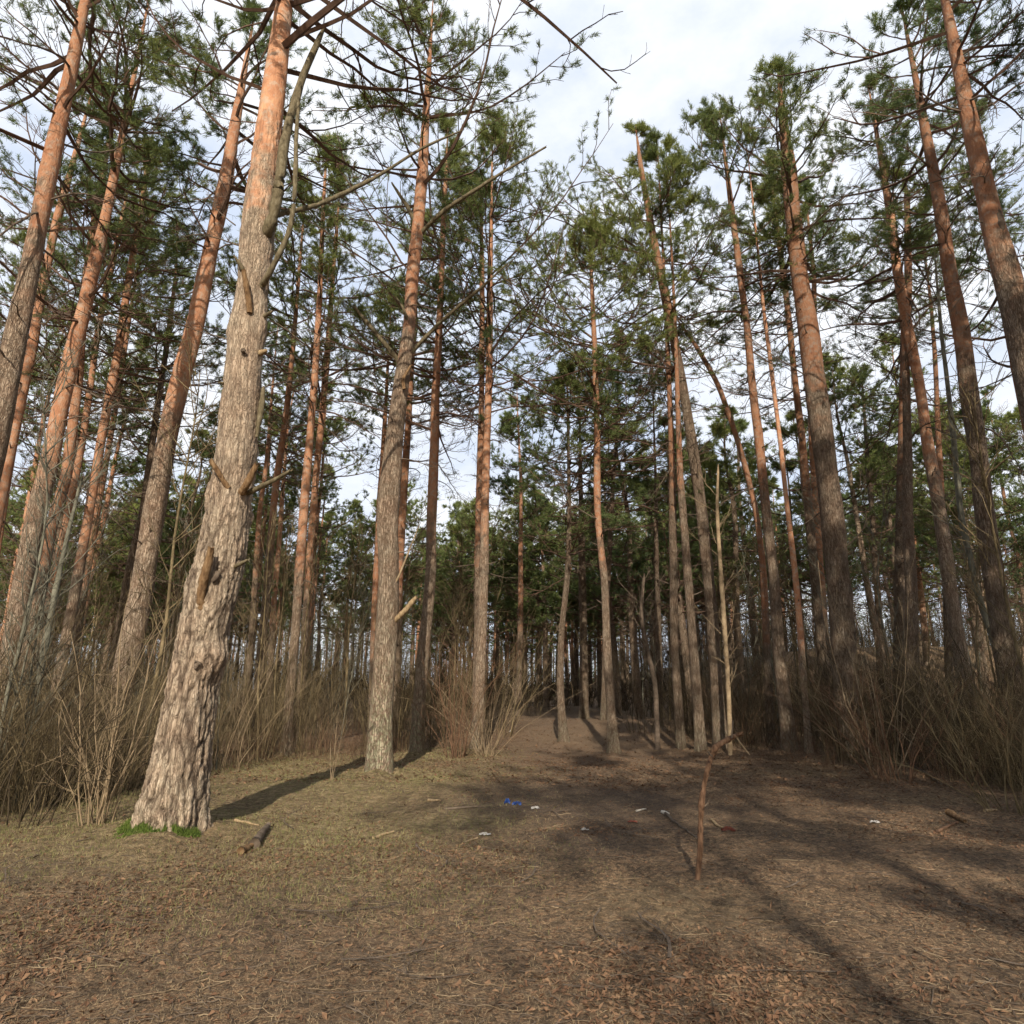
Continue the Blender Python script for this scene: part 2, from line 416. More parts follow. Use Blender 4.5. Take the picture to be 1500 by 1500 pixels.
BURLS = []
def make_tree(name, label, cat, pts, D, basex, bw, H=19.5, crown=9.5, spread=2.2, dens=1.0, orange_h=7.0, tint=0.6,
              nd=9, seed=1, big=False, top=None, group=None, foot=0.35, lichen=0.35, bare=0.18, extra=None):
    """pts: (px,py,width px) from the top of the picture down; the foot stands at depth D under basex"""
    P = []; W = []
    for p in pts:
        q, t = at(p[0], p[1], D); P.append(q); W.append(p[2]/F*t/2 if len(p) > 2 else None)
    # foot
    yb = 750+F*math.tan(PITCH+math.atan(CAMZ/D))
    q, t = at(basex, yb, D)
    g = float(gz(q[0], D)); q[2] = g-0.12
    P.append(q); W.append(bw/F*t/2)
    P = P[::-1]; W = W[::-1]
    P = np.array(P); z = P[:, 2]
    ok = [i for i, w in enumerate(W) if w]
    W = np.interp(z, z[ok], [W[i] for i in ok])
    # extend to the top
    if P[-1, 2] < H-0.5 and top is None:
        d = unit(P[-1]-P[-2]) if len(P) > 2 else np.array([0, 0, 1.])
        d = unit(d*np.array([0.6, 1, 1])); w0 = W[-1]
        for f in (0.5, 1.0):
            zz = P[-1, 2] if f == 0.5 else z0
            if f == 0.5: z0 = P[-1, 2]; p0 = P[-1].copy()
            tz = z0+(H-z0)*f
            P = np.vstack([P, p0+d*(tz-z0)/d[2]]); W = np.append(W, w0*(1-0.45*f/0.5) if f == .5 else 0.012)
    else:
        H = P[-1, 2]; W[-1] = min(W[-1], 0.02)
    base = P[0].copy(); base[2] = g
    BASES.append((base[0], base[1], max(W[0]*1.2, .12)))
    rt = root(name, tuple(base), label, cat, group)
    L_ = P-base
    me, PP, rr, ss = trunk_mesh('trunk', L_, W, orange_h-g, tint, seed, sides=128 if big else 20, big=big, foot=foot, lichen=lichen)
    tk = link('trunk', me, rt)
    zc = PP[:, 2]
    axis = lambda h: np.array([np.interp(h, zc, PP[:, 0]), np.interp(h, zc, PP[:, 1]), h])
    radh = lambda h: float(np.interp(h, zc, rr))
    r = np.random.default_rng(seed+5000)
    mb = MB()
    H2 = H-g
    lr = max(0.018, min(0.05, radh(crown)*0.24))
    grow_crown(mb, axis, crown, H2-0.1, r, spread*1.1, dens, lr, 1.0, bare, True)
    # leading shoot limbs already at top
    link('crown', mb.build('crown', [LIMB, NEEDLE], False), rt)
    # dead branches & stubs, each its own part
    for i in range(nd):
        lo = 2.2 if not big else 4.5
        h = lo+(crown+2.5-lo)*((i+r.random())/nd)**0.65
        az = r.random()*6.28
        me_ = DEADB[r.integers(len(DEADB))] if h > 3.6+r.random()*2.5 else STUBS[r.integers(len(STUBS))]
        nm = 'dead_branch' if me_ in DEADB else 'branch_stub'
        o = link(nm, me_, rt)
        a = axis(h); o.location = a+np.array([math.cos(az), math.sin(az), 0])*radh(h)*0.8
        o.rotation_euler = (r.normal(0, .2), r.normal(-0.05, .3), az)
        sc = r.uniform(0.55, 1.15); o.scale = (sc, sc, sc)
    for i in range(4 if not big else 0):
        h = r.uniform(1.6, crown); az = r.random()*6.28
        o = link('branch_stub', STUBS[r.integers(3)], rt)
        o.location = axis(h)+np.array([math.cos(az), math.sin(az), 0])*radh(h)*0.85
        o.rotation_euler = (0, r.uniform(-.5, .2), az)
    return rt, axis, radh, base

TREES = [
 # name, label, pts, D, basex, bw, opts
 dict(l='thick pine leaning in from the left edge, orange only near the top', p=[(73,250,23),(38,425,25),(18,520,30),(0,610,32),(-45,800,36)], D=9, b=-105, w=44, o=8.5, t=.8, H=18, c=10),
 dict(l='slim orange pine just right of the thick left edge trunk', p=[(99,275,9),(85,320,11),(62,430,11),(50,500,13),(30,600,13),(5,720,13)], D=16, b=-62, w=17, o=5, t=.8),
 dict(l='thinnest orange pine at the far left edge of the photo', p=[(60,430,5),(35,570,8),(15,690,8),(3,760,9)], D=21, b=-45, w=12, o=4, t=.6, H=19),
 dict(l='tall tan pine forking past a parallel trunk, left of the two tallest reddish ones', p=[(168,250,11),(150,340,14),(135,400,17),(122,455,20),(105,520,22),(88,600,22),(70,690,23),(53,750,24),(22,917,25)], D=13, b=-22, w=30, o=6, t=.9),
 dict(l='brown pine running parallel behind the tall tan pine at left', p=[(152,250,9),(128,400,11),(115,560,12),(98,700,14),(78,760,16),(52,890,17)], D=17, b=8, w=21, o=4.5, t=.6),
 dict(l='narrow reddish pine between the tall tan pine and the pale leaning one', p=[(172,350,7),(143,483,8),(120,650,9),(100,750,10),(72,880,12)], D=20, b=35, w=15, o=4, t=.7),
 dict(l='light brown slender pine left of the orange barked pine, bare to the top', p=[(213,260,6),(203,333,8),(190,400,10),(173,517,11),(147,650,12),(131,750,13),(107,883,14)], D=18, b=66, w=17, o=5, t=.85),
 dict(l='thin dark pine tight against the right side of the light brown slender pine', p=[(192,450,5),(180,533,6),(160,650,8),(143,750,9),(118,900,10)], D=22, b=92, w=12, o=5, t=.4),
 dict(l='dark thin pine with a low dense crown left of the orange barked pine', p=[(259,340,2),(257,400,4),(247,483,7),(227,617,9),(210,750,10),(190,830,11),(175,920,12)], D=22, b=150, w=15, o=14, t=.3, top=1, c=5.5, sp=2.0),
 dict(l='bright orange barked pine standing left of the huge scarred pine', p=[(333,250,19),(320,317,21),(300,410,22),(285,483,24),(267,550,25),(247,633,27),(228,740,30),(207,867,31),(183,983,32)], D=14, b=158, w=40, o=7.3, t=.9, c=12),
 dict(l='faint slim pine just right of the huge scarred trunk', p=[(400,560,3),(390,680,6),(380,750,7),(367,950,9)], D=25, b=355, w=11, o=6, t=.4, H=17),
 dict(l='brown pine half hidden behind the right side of the huge scarred trunk', p=[(437,407,5),(430,500,7),(420,600,8),(403,717,10),(388,900,12)], D=20, b=372, w=15, o=6, t=.4),
 dict(l='left and thicker of the twin reddish pines right of the huge pine', p=[(475,280,5),(463,517,9),(450,683,12),(444,750,13),(433,917,13),(423,1033,14)], D=17.8, b=421, w=18, o=4.5, t=.75, c=8.5),
 dict(l='right and thinner of the twin reddish pines right of the huge pine', p=[(492,340,5),(477,550,9),(463,700,10),(455,800,10),(448,900,10)], D=21, b=436, w=13, o=4.5, t=.6, c=9),
 dict(l='straight grey tan pine with lichen on its foot at the clearing edge', p=[(619,250,16),(613,333,17),(605,400,18),(600,483,19),(590,550,22),(577,650,27),(568,750,30),(570,850,30),(565,950,33),(558,1050,35)], D=13.3, b=556, w=39, o=9.5, t=.75, li=.9, c=12.5, nm='c1'),
 dict(l='dark red pine directly behind the straight grey tan pine', p=[(607,500,7),(597,650,10),(590,750,11),(583,917,11)], D=22, b=580, w=12, o=4, t=.35),
 dict(l='thin red trunk peeping out on the left of the straight grey tan pine', p=[(567,560,5),(562,650,7),(555,750,8),(548,900,9)], D=23, b=543, w=11, o=3, t=.5, H=17),
 dict(l='reddish pine with a kinked trunk and pale foot, second right of the grey tan pine', p=[(654,250,5),(650,333,8),(647,417,9),(643,500,10),(638,583,12),(637,650,14),(633,750,15),(632,833,15),(623,933,17),(615,1017,18)], D=18, b=609, w=24, o=6.2, t=.6, li=.8, c=8.5, sp=2.6),
 dict(l='left one of the close pair of pines behind the fan shaped bush', p=[(706,300,4),(707,383,7),(707,550,8),(702,750,10),(700,900,11)], D=19.5, b=698, w=14, o=5.5, t=.45, c=9.5, sp=2.8, d=1.),
 dict(l='right and paler one of the close pair of pines behind the fan shaped bush', p=[(720,300,4),(718,383,8),(717,550,10),(713,650,11),(711,750,12),(707,917,14),(702,1017,16)], D=18.3, b=698, w=21, o=6, t=.8, c=9.5, sp=2.9, d=1.),
 dict(l='slim dark pine bending halfway, standing beside the sunlit path', p=[(829,540,2),(831,600,4),(833,750,6),(832,830,8),(822,920,9),(820,1010,11)], D=20.5, b=826, w=15, o=20, t=.3, top=1, c=4.8, sp=2.3, d=1.5),
 dict(l='reddish pine with a rounded crown in the middle, foot beside the path', p=[(863,335,2),(868,400,5),(872,500,8),(876,617,9),(876,750,10),(880,795,10),(887,850,11),(890,950,12),(895,1040,13)], D=18.2, b=899, w=18, o=5.2, t=.55, top=1, c=7.8, sp=3.5, d=1.7),
 dict(l='dark pine standing behind the bent slim pine by the path', p=[(850,640,4),(852,760,8),(853,850,11),(855,950,12)], D=26, b=856, w=14, o=20, t=.2, H=16, c=6),
 dict(l='dark trunk hard left of the middle pine with the rounded crown', p=[(905,620,3),(896,750,7),(887,930,8)], D=25, b=885, w=10, o=20, t=.2, H=16, c=7),
 dict(l='dusky pine farther back, left of the paired trunks right of the path', p=[(960,700,4),(961,830,8),(965,950,9)], D=23, b=967, w=11, o=20, t=.25, H=15, c=6),
 dict(l='left one of the two upright pines right of the path', p=[(974,440,5),(982,620,8),(985,750,11),(988,950,12)], D=18.6, b=998, w=15, o=6, t=.35),
 dict(l='right and paler one of the two upright pines right of the path', p=[(988,480,5),(995,690,9),(1000,750,11),(1010,890,13),(1020,1010,14)], D=18, b=1027, w=17, o=6, t=.6),
 dict(l='long grey pine leaning left, orange at its top, right of the path', p=[(940,250,8),(954,330,10),(966,390,11),(978,450,13),(990,510,13),(1002,578,14),(1014,650,15),(1027,742,16),(1040,870,17),(1048,990,18)], D=18.3, b=1057, w=22, o=10.5, t=.5, c=10),
 dict(l='thin slanting pine that leans hard left across its neighbours', p=[(988,462,5),(1020,506,6),(1052,562,7),(1072,618,7),(1092,682,8),(1108,750,8),(1118,830,9)], D=19.5, b=1130, w=12, o=2, t=.6, H=12.6, c=11, sp=1.2, d=.6),
 dict(l='reddish pine with a smooth trunk right of the thin slanting pine', p=[(1064,250,6),(1072,310,8),(1082,390,9),(1094,478,10),(1100,550,11),(1110,630,12),(1121,740,13),(1134,850,15),(1140,950,16)], D=17.6, b=1158, w=22, o=5.5, t=.7, c=9),
 dict(l='thinnest sunlit orange pine, rising right of the smooth reddish pine', p=[(1106,330,3),(1120,470,5),(1136,590,6),(1154,750,7),(1166,850,8),(1174,950,9),(1180,1030,9)], D=17.2, b=1185, w=12, o=1, t=1.0, c=11, sp=1.1, d=.6),
 dict(l='brown pine close along the left side of the stout right hand pine', p=[(1136,310,6),(1152,430,8),(1164,550,9),(1176,650,10),(1185,750,12),(1204,950,14)], D=20, b=1214, w=16, o=6, t=.35),
 dict(l='slim orange pine hidden partly behind the stout right hand pine', p=[(1180,270,5),(1194,410,7),(1193,500,8),(1188,620,8),(1196,750,10),(1206,900,11)], D=22, b=1222, w=13, o=3, t=.7),
 dict(l='stout brown pine, the widest trunk right of the clearing', p=[(1156,250,20),(1164,330,23),(1172,410,24),(1184,470,27),(1192,550,29),(1204,630,30),(1217,742,32),(1231,870,32),(1238,990,33)], D=16, b=1243, w=38, o=8, t=.45, c=11, sp=2.7),
 dict(l='distant dark pine with a small crown in the gap at right', p=[(1262,540,2),(1266,600,4),(1272,690,6),(1278,750,7),(1288,900,9)], D=28, b=1296, w=11, o=20, t=.3, top=1, c=8.5, sp=2.2),
 dict(l='sunlit tan pine curving left at the top, in the right hand group', p=[(1294,250,9),(1304,310,11),(1314,390,12),(1324,450,14),(1336,510,14),(1348,570,14),(1358,650,15),(1375,740,17),(1396,890,19),(1412,990,20)], D=16.6, b=1426, w=24, o=6, t=.95, c=10.5),
 dict(l='dark upright pine left of the pale foot in the right hand group', p=[(1328,290,8),(1330,410,10),(1326,500,13),(1323,610,13),(1320,750,14),(1316,950,15)], D=19.5, b=1316, w=17, o=7, t=.3),
 dict(l='pale upright pine with a crooked foot in the right hand group', p=[(1327,520,9),(1329,650,12),(1330,750,14),(1336,870,15),(1338,990,17)], D=16.8, b=1352, w=20, o=9, t=.8, H=17, c=10.5),
 dict(l='thin dark pine behind the sunlit curving pine at right', p=[(1362,440,4),(1368,520,6),(1376,690,8),(1384,850,9)], D=22, b=1394, w=12, o=5, t=.3),
 dict(l='strong reddish brown pine leaning left near the right edge', p=[(1368,250,15),(1382,330,18),(1394,410,19),(1410,490,21),(1420,570,23),(1432,650,24),(1442,742,25),(1460,870,27),(1476,970,29)], D=13.8, b=1506, w=38, o=7.5, t=.55, c=11),
 dict(l='thick pale pine with a dark hollow crossing the top right corner', p=[(1436,250,25),(1452,330,30),(1476,410,34),(1496,490,36),(1530,640,40),(1580,860,42)], D=10, b=1645, w=52, o=7.6, t=.85, H=18, c=11, nm='r10'),
 dict(l='reddish pine passing behind the thick pale corner pine', p=[(1452,360,8),(1472,450,12),(1492,550,14),(1508,640,14),(1540,850,16)], D=17, b=1578, w=21, o=4, t=.6),
]
hero = {}
for i, t in enumerate(TREES):
    rt = make_tree('pine_tree', t['l'], 'pine tree', t['p'], t['D'], t['b'], t['w'], H=t.get('H', 20+0.7*math.sin(i*3.1)), crown=t.get('c', 9.3 if t['b'] < 950 else 10.6)+(1. if t['b'] > 950 and 'c' in t and 'top' not in t else 0),
                   spread=t.get('sp', 2.3), dens=t.get('d', (.68 if t['b'] < 500 else .78) if t['b'] < 950 else .62), orange_h=t.get('o', 6)+(1.2 if t['b'] > 950 else 0), tint=t.get('t', .6)*(.6 if t['b'] > 950 and t.get('t', .6) < .94 else 1), nd=12, seed=i*17+3, top=t.get('top'), lichen=t.get('li', .3))  # right-hand trunks darkened: shade put into the tint, sunlit ones spared
    if 'nm' in t: hero[t['nm']] = rt[0]

# ------------------------------------------------------------------ the huge scarred pine
BURLS = [(2.12, 2.9, 0.085, 0.17, 0.6), (1.78, 2.8, -0.035, 0.10, 0.6), (2.35, 2.2, -0.03, 0.12, 0.5), (6.55, 0.3, 0.035, .22, .7), (6.5, 2.8, 0.04, .2, .7), (7.1, 2.6, -.03, .2, .6),
         (4.15, 0.5, .03, .18, .6), (2.95, 0.4, .035, .2, .5), (3.9, 2.2, .04, .15, .5), (2.3, 1.6, -0.022, .06, .5), (1.2, 2.2, .03, .2, .4), (0.6, 1.2, .03, .3, .4), (0.5, 2.6, .03, .35, .35)]
BIG = [(387,250,38),(380,310,44),(374,370,46),(371,417,44),(366,467,50),(358,533,50),(352,600,54),(343,683,57),(333,750,60),(325,817,63),(309,883,64),(294,950,66),(281,1017,71),(270,1083,75),(259,1150,80),(250,1195,86)]
BD = 8.0
rt, axis, radh, base = make_tree('scarred_pine_tree', 'huge pine with broken limb stubs and flaking grey bark in the left foreground', 'pine tree', BIG, BD, 246, 88,
                  H=18.5, crown=10.2, spread=3.0, orange_h=8.6, tint=1.0, nd=0, seed=999, big=True, foot=.42, lichen=.12)
def px_branch(name, parent, base, D, pts, m, sides=8, dy=None, wob=0.0, label=None, taper=None, jag=False):
    """a limb through photo points (px, py, width px); dy gives how far it reaches toward/away from the viewer"""
    P = []; W = []
    for i, (x, y, w) in enumerate(pts):
        d = D+(dy[i] if dy else 0)
        q, t = at(x, y, d); P.append(q-base); W.append(w/F*t/2)
    P = np.array(P); W = np.array(W)
    k = max(8, len(P)*5); f = np.linspace(0, len(P)-1, k)
    Q = np.stack([np.interp(f, np.arange(len(P)), P[:, j]) for j in range(3)], 1)
    for _ in range(3): Q[1:-1] = (Q[:-2]+2*Q[1:-1]+Q[2:])/4
    w = np.interp(f, np.arange(len(P)), W)
    r = np.random.default_rng(int(pts[0][0]*7+pts[0][1]))
    w = w*(1+r.normal(0, .07, k)); Q += r.normal(0, 1, Q.shape)*(w*0.05)[:, None]
    if not jag: w = np.append(w[:-1], w[-1]*0.5)
    V, Fc = tubes(Q[None], w[None], sides)
    V = V.reshape(k, sides, 3)
    if jag:   # splintered end
        T = unit(Q[-1]-Q[-2])
        V[-1] += T*r.uniform(-1.5, 1.5, (sides, 1))*w[-1]
    V = V.reshape(-1, 3); n = len(V)
    V = np.vstack([V, Q[0]-0*Q[0], Q[-1]])
    cap0 = np.array([[n, (i+1) % sides, i] for i in range(sides)]); e = (k-1)*sides
    cap1 = np.array([[n+1, e+i, e+(i+1) % sides] for i in range(sides)])
    o = link(name, mesh_np(name, V, [Fc, cap0, cap1], [m]), parent)
    if label: o['label'] = label
    return o, Q
r_ = -0.22
BR = lambda n, pts, m, dy=None, **k: px_branch(n, rt, base, BD, pts, m, dy=dy, **k)
BR('limb', [(380,352,14),(393,338,18),(401,315,17),(407,283,16),(411,250,15),(420,190,13),(440,120,11),(475,40,7)], MOSSY, dy=[0,-.12,-.18,-.2,-.2,-.1,0,0], sides=12, label='thick dark limb rising beside the trunk top')
BR('limb', [(384,418,10),(392,405,9),(408,375,8),(424,340,8),(431,300,7),(433,250,7),(434,190,6),(440,120,4)], MOSSY, dy=[-.1,-.22,-.3,-.3,-.3,-.3,-.2,-.1])
BR('limb', [(396,318,10),(412,313,8),(440,307,8),(467,300,7),(500,285,7),(535,268,6),(567,250,5),(620,215,4),(680,190,2)], MOSSY, dy=[0,.1,.2,.4,.6,.8,1,1.2,1.4], label='long bare limb reaching right')
BR('branch_stub', [(366,458,9),(365,445,9),(361,420,9),(357,398,7)], BROKEN, dy=[-.24,-.27,-.33,-.38], jag=True, label='split orange brown stub hanging against the trunk')
BR('branch_stub', [(362,400,9),(356,396,8),(350,385,6),(343,375,3)], MOSSY, dy=[-.1,-.2,-.25,-.3], jag=True)
BR('branch_stub', [(334,715,9),(327,704,8),(319,690,8),(310,677,7)], BROKEN, dy=[-.22,-.27,-.32,-.36], jag=True)
BR('branch_stub', [(354,722,12),(360,712,11),(367,699,10),(376,680,7)], BROKEN, dy=[-.2,-.28,-.32,-.36], jag=True, label='reddish torn stub')
BR('branch_stub', [(362,722,9),(372,718,8),(390,709,7),(408,700,6),(427,688,4)], MOSSY, dy=[-.1,-.2,-.3,-.35,-.4], jag=True, label='long greenish broken branch pointing right')
BR('branch_stub', [(297,895,14),(294,875,13),(298,850,13),(305,825,12),(309,806,9)], BROKEN, dy=[-.2,-.28,-.33,-.37,-.42], jag=True, label='upright broken stub low on the left side')
BR('branch_stub', [(336,836,7),(346,829,6),(354,825,6),(363,820,4)], MOSSY, dy=[-.1,-.15,-.2,-.25], jag=True)
BR('branch_stub', [(378,467,8),(390,462,6),(400,455,3)], MOSSY, dy=[-.05,-.1,-.15], jag=True)
BR('branch_stub', [(375,520,9),(384,516,8),(391,513,5)], PALE, dy=[-.05,-.1,-.12], jag=True)
BR('branch_stub', [(333,560,6),(327,562,5),(321,560,3)], MOSSY, dy=[-.1,-.15,-.2], jag=True)
BR('hanging_bark', [(376,640,5),(380,615,8),(384,590,9),(386,566,5)], MOSSY, dy=[-.02,-.05,-.05,-.03], sides=6, label='strip of dead bark hanging on the shaded side')
for pts in ([(357,515,9),(356,513,7),(355,511,4)], [(320,838,9),(316,846,8),(311,852,6)], [(291,970,12),(288,975,8),(285,980,5)]):
    BR('knot', pts, DEAD, dy=[-.27,-.285,-.29], sides=7)
# fine dead twigs off the huge tree
for (x, y, az, el, s_) in [(345, 330, 3.4, .3, .5), (352, 360, 3.0, .1, .6), (395, 470, 0.2, .1, .45), (340, 500, 3.3, .1, .5), (300, 870, 3.3, .2, .35), (372, 575, .3, .5, .4)]:
    q, t = at(x, y, BD); o = link('dead_branch', DEADB[int(x) % 8], rt); o.location = q-base; o.rotation_euler = (0, -el, az); o.scale = (s_,)*3

# named limbs of the grey tan pine
c1 = hero['c1']; cb = np.array(c1.location); CD = 13.3
for pts, m, dy, lb in [([(616,342,7),(635,322,6),(657,303,6),(700,276,5),(740,250,4),(800,215,3)], MOSSY, [0,-.2,-.3,-.4,-.5,-.5], 'long limb reaching up to the right'),
                   ([(604,515,7),(625,492,6),(650,467,5),(680,442,5),(710,417,4),(745,385,2)], MOSSY, [0,-.2,-.3,-.5,-.7,-.8], None),
                   ([(584,530,8),(565,505,7),(540,475,7),(518,448,4)], MOSSY, [0,-.2,-.3,-.4], 'broken bare limb pointing up left'),
                   ([(611,330,7),(595,300,6),(574,268,3)], MOSSY, [0,-.1,-.2], None),
                   ([(597,470,6),(590,450,4),(580,435,2)], MOSSY, [-.1,-.2,-.2], None),
                   ([(572,915,6),(584,904,8),(592,896,8),(602,884,8),(611,873,5)], PALE, [0,-.1,-.15,-.2,-.25], 'pale freshly split stub'),
                   ([(572,868,3),(584,845,3),(592,825,3),(602,800,2),(616,765,1)], TWIGL, [0,-.1,-.15,-.2,-.25], None),
                   ([(592,570,5),(590,555,6),(602,535,3)], BROKEN, [-.25,-.27,-.2], None)]:
    o, _ = px_branch('limb' if len(pts) > 3 else 'branch_stub', c1, cb, CD, pts, m, dy=dy, jag=True, label=lb)
# dark hollow on the corner pine
r10 = hero['r10']; rb = np.array(r10.location)
px_branch('hollow', r10, rb, 10, [(1458,296,5),(1461,312,10),(1464,328,12),(1468,343,7)], DEAD, dy=[-.14,-.15,-.16,-.17], label='dark hollow where a limb tore off')
# extra stubs for reddish kinked pine are among its random stubs

# ------------------------------------------------------------------ copies
def copy_tree(o, parent=None):
    c = o.copy(); C.objects.link(c)
    if parent is not None: c.parent = parent
    for ch in list(o.children): copy_tree(ch, c)
    return c

def bg_pine(seed, H, cr, spread, bowx, orange_h, dens=.8, ns=1.5):
    r = np.random.default_rng(seed)
    rt = root('background_pine_tree', (0, 0, 0), 'x', 'pine tree')
    k = 7; z = np.linspace(-.3, H, k)
    P = np.stack([bowx*np.sin(z/H*2.6)+r.normal(0, .05, k), r.normal(0, .08, k), z], 1)
    W = np.interp(z, [0, H*.6, H], [0.15, 0.09, 0.012])*(1+.1*(seed % 3))
    me, PP, rr, ss = trunk_mesh('trunk', P, W, orange_h, .5+.1*(seed % 5), seed, sides=9, step=.5, foot=.2, lichen=.2)
    link('trunk', me, rt)
    axis = lambda h: np.array([np.interp(h, PP[:, 2], PP[:, 0]), np.interp(h, PP[:, 2], PP[:, 1]), h])
    mb = MB()
    grow_crown(mb, axis, cr, H-.1, r, spread, dens, .03, ns, .12)
    # bare dead whorls below the crown
    nb = 26; hs = r.uniform(2.5, cr+1, nb); az = r.random(nb)*6.28
    Pd = curve_batch(np.array([axis(h) for h in hs]), np.stack([np.cos(az), np.sin(az), r.normal(.1, .25, nb)], 1), r.uniform(.3, 1.6, nb), 6, np.tile([0, 0, .2], (nb, 1)), .15, r)
    mb.tubes(Pd, .014*np.ones((nb, 1))*np.linspace(1, .4, 6)[None], 3, 0, shade=.5)
    nq = nb*5; q, tg = pick(np.repeat(Pd, 5, 0), r.uniform(.2, .99, nq))
    Q = curve_batch(q, unit(tg+r.normal(0, .5, (nq, 3))), r.uniform(.15, .5, nq), 4, np.zeros((nq, 3)), .2, r)
    mb.tubes(Q, .006*np.ones((nq, 4)), 3, 0, shade=.5)
    link('crown', mb.build('crown', [LIMB, NEEDLE], False), rt)
    return rt
BG = [bg_pine(31, 17, 8, 2.2, .3, 4), bg_pine(32, 19, 10, 2.3, -.2, 5), bg_pine(33, 15, 6, 2.0, .2, 30), bg_pine(34, 18, 9, 2.5, .4, 3),
      bg_pine(35, 13, 4, 2.0, -.3, 30), bg_pine(36, 16.5, 8.5, 1.7, .1, 2), bg_pine(37, 14, 5.0, 2.9, .15, 9, 1.5, 2.0), bg_pine(38, 13, 4.0, 2.6, -.2, 9, 1.6, 2.0)]
rs = np.random.default_rng(77)
used = set()
def place_copy(protos, i, x, y, z, rz, sc, label, group, cat=None, sz=None):
    p = protos[i]
    o = p if (id(p) not in used) else copy_tree(p)
    used.add(id(p))
    o.location = (x, y, z); o.rotation_euler = (rs.normal(0, .015), rs.normal(0, .015), rz)
    o.scale = (sc, sc, sc*(sz or 1)); o['label'] = label; o['group'] = group
    return o
GL = {0: ('distant slender pine with reddish trunk beyond the brush', 'reddish pines in the distant stand'),
      1: ('distant dark trunked pine with a low bushy crown beyond the brush', 'dark bushy pines in the distant stand')}
n = 0; placed = []
tries = 0
while n < 150 and tries < 6000:
    tries += 1
    D = rs.uniform(25, 88)**1.0
    px = rs.uniform(-120, 1620)
    x = (px-750)/F*D*.97
    # keep a sky gap left of the grey pine and a corridor for the path
    if abs(x-(1.2+.10*(D-18))) < 1.6 and D < 38: continue
    if 480 < px < 560 and D < 60 and rs.random() < .8: continue
    if 600 < px < 960 and D < 36 and rs.random() < .75: continue
    if px > 1180 and D > 34 and rs.random() < .55: continue
    if n > 150 and D < 42: continue
    if any((x-a)**2+(D-b)**2 < 2.2 for a, b in placed): continue
    placed.append((x, D))
    dark = (px > 800 and rs.random() < .55) or rs.random() < .35
    i = int(rs.choice([2, 4])) if dark else int(rs.choice([0, 1, 3, 5]))
    if D > 50 and i == 4: i = 2
    if 640 < px < 860 and D > 40: i = int(rs.choice([0, 3]))
    lb, gr = GL[1 if dark else 0]
    place_copy(BG, i, x, D, float(gz(x, D, False))-.05, rs.random()*6.28, rs.uniform(.85, 1.1)*(1 if D < 34 else .8), lb, gr)
    n += 1
for (px, D, i, s_) in [(935, 27, 4, 1.), (1012, 25, 4, .95), (1085, 27, 4, 1.05), (965, 33, 4, 1.1), (1045, 31, 2, .9), (905, 36, 4, 1.1), (1180, 30, 4, .9), (770, 58, 4, 1.2), (725, 55, 4, 1.1),
                       (815, 62, 4, 1.2), (785, 42, 2, .8), (845, 47, 4, 1.1), (880, 44, 4, 1.1), (915, 50, 4, 1.2), (755, 70, 4, 1.3), (700, 66, 4, 1.2), (865, 66, 4, 1.4), (960, 58, 4, 1.3), (805, 75, 4, 1.4), (1000, 45, 4, 1.2), (1060, 48, 4, 1.2), (660, 44, 4, 1.1), (1490, 24, 4, 1.), (1440, 28, 4, 1.), (1110, 36, 4, 1.2), (1330, 30, 4, .85), (60, 26, 4, 1.), (240, 30, 4, 1.05), (520, 62, 4, 1.1), (300, 26, 4, .8)]:
    x = (px-750)/F*(D*cp)
    place_copy(BG, i, x, D, float(gz(x, D, False))-.05, rs.random()*6.28, s_, GL[1][0], GL[1][1])
n = 0; tries = 0
while n < 52 and tries < 3000:
    tries += 1
    D = rs.uniform(38, 66); px = rs.uniform(-60, 1080) if n < 42 else rs.uniform(1080, 1560)
    x = (px-750)/F*D*.97
    if 490 < px < 555 or any((x-a)**2+(D-b)**2 < 3 for a, b in placed): continue
    placed.append((x, D))
    place_copy(BG, int(rs.integers(6, 8)), x, D, float(gz(x, D, False))-.05, rs.random()*6.28, rs.uniform(.8, 1.1),
               'mid green broad crowned pine closing the view behind the clearing', 'broad green pines closing the view')
    n += 1
# trees behind and beside the viewer: they throw the shade on the right of the clearing
for (x, y, i, s_) in [(3.5, -11, 1, 1.1), (7.5, -8, 3, 1.1), (5.2, -15, 0, 1.15), (10.5, -12, 1, 1.1), (1.2, -16, 3, 1.1), (12, -5, 0, 1.1), (14, 1, 3, 1.1), (8.5, -18, 3, 1.2), (13, 6, 1, 1.1), (16, -9, 3, 1.1), (-14, 2, 1, 1.), (6, -25, 1, 1.1), (10.8, 4.5, 1, 1.05), (12.5, 1.5, 3, 1.05), (9.3, -1.5, 1, 1.1), (6.6, -3, 3, 1.1), (14.5, 8, 3, 1.), (16, 3, 1, 1.1)]:
    place_copy(BG, i, x, y, float(gz(x, y, False))-.05, rs.random()*6.28, s_, 'tall pine behind the viewer that shades the clearing', 'pines behind the viewer')

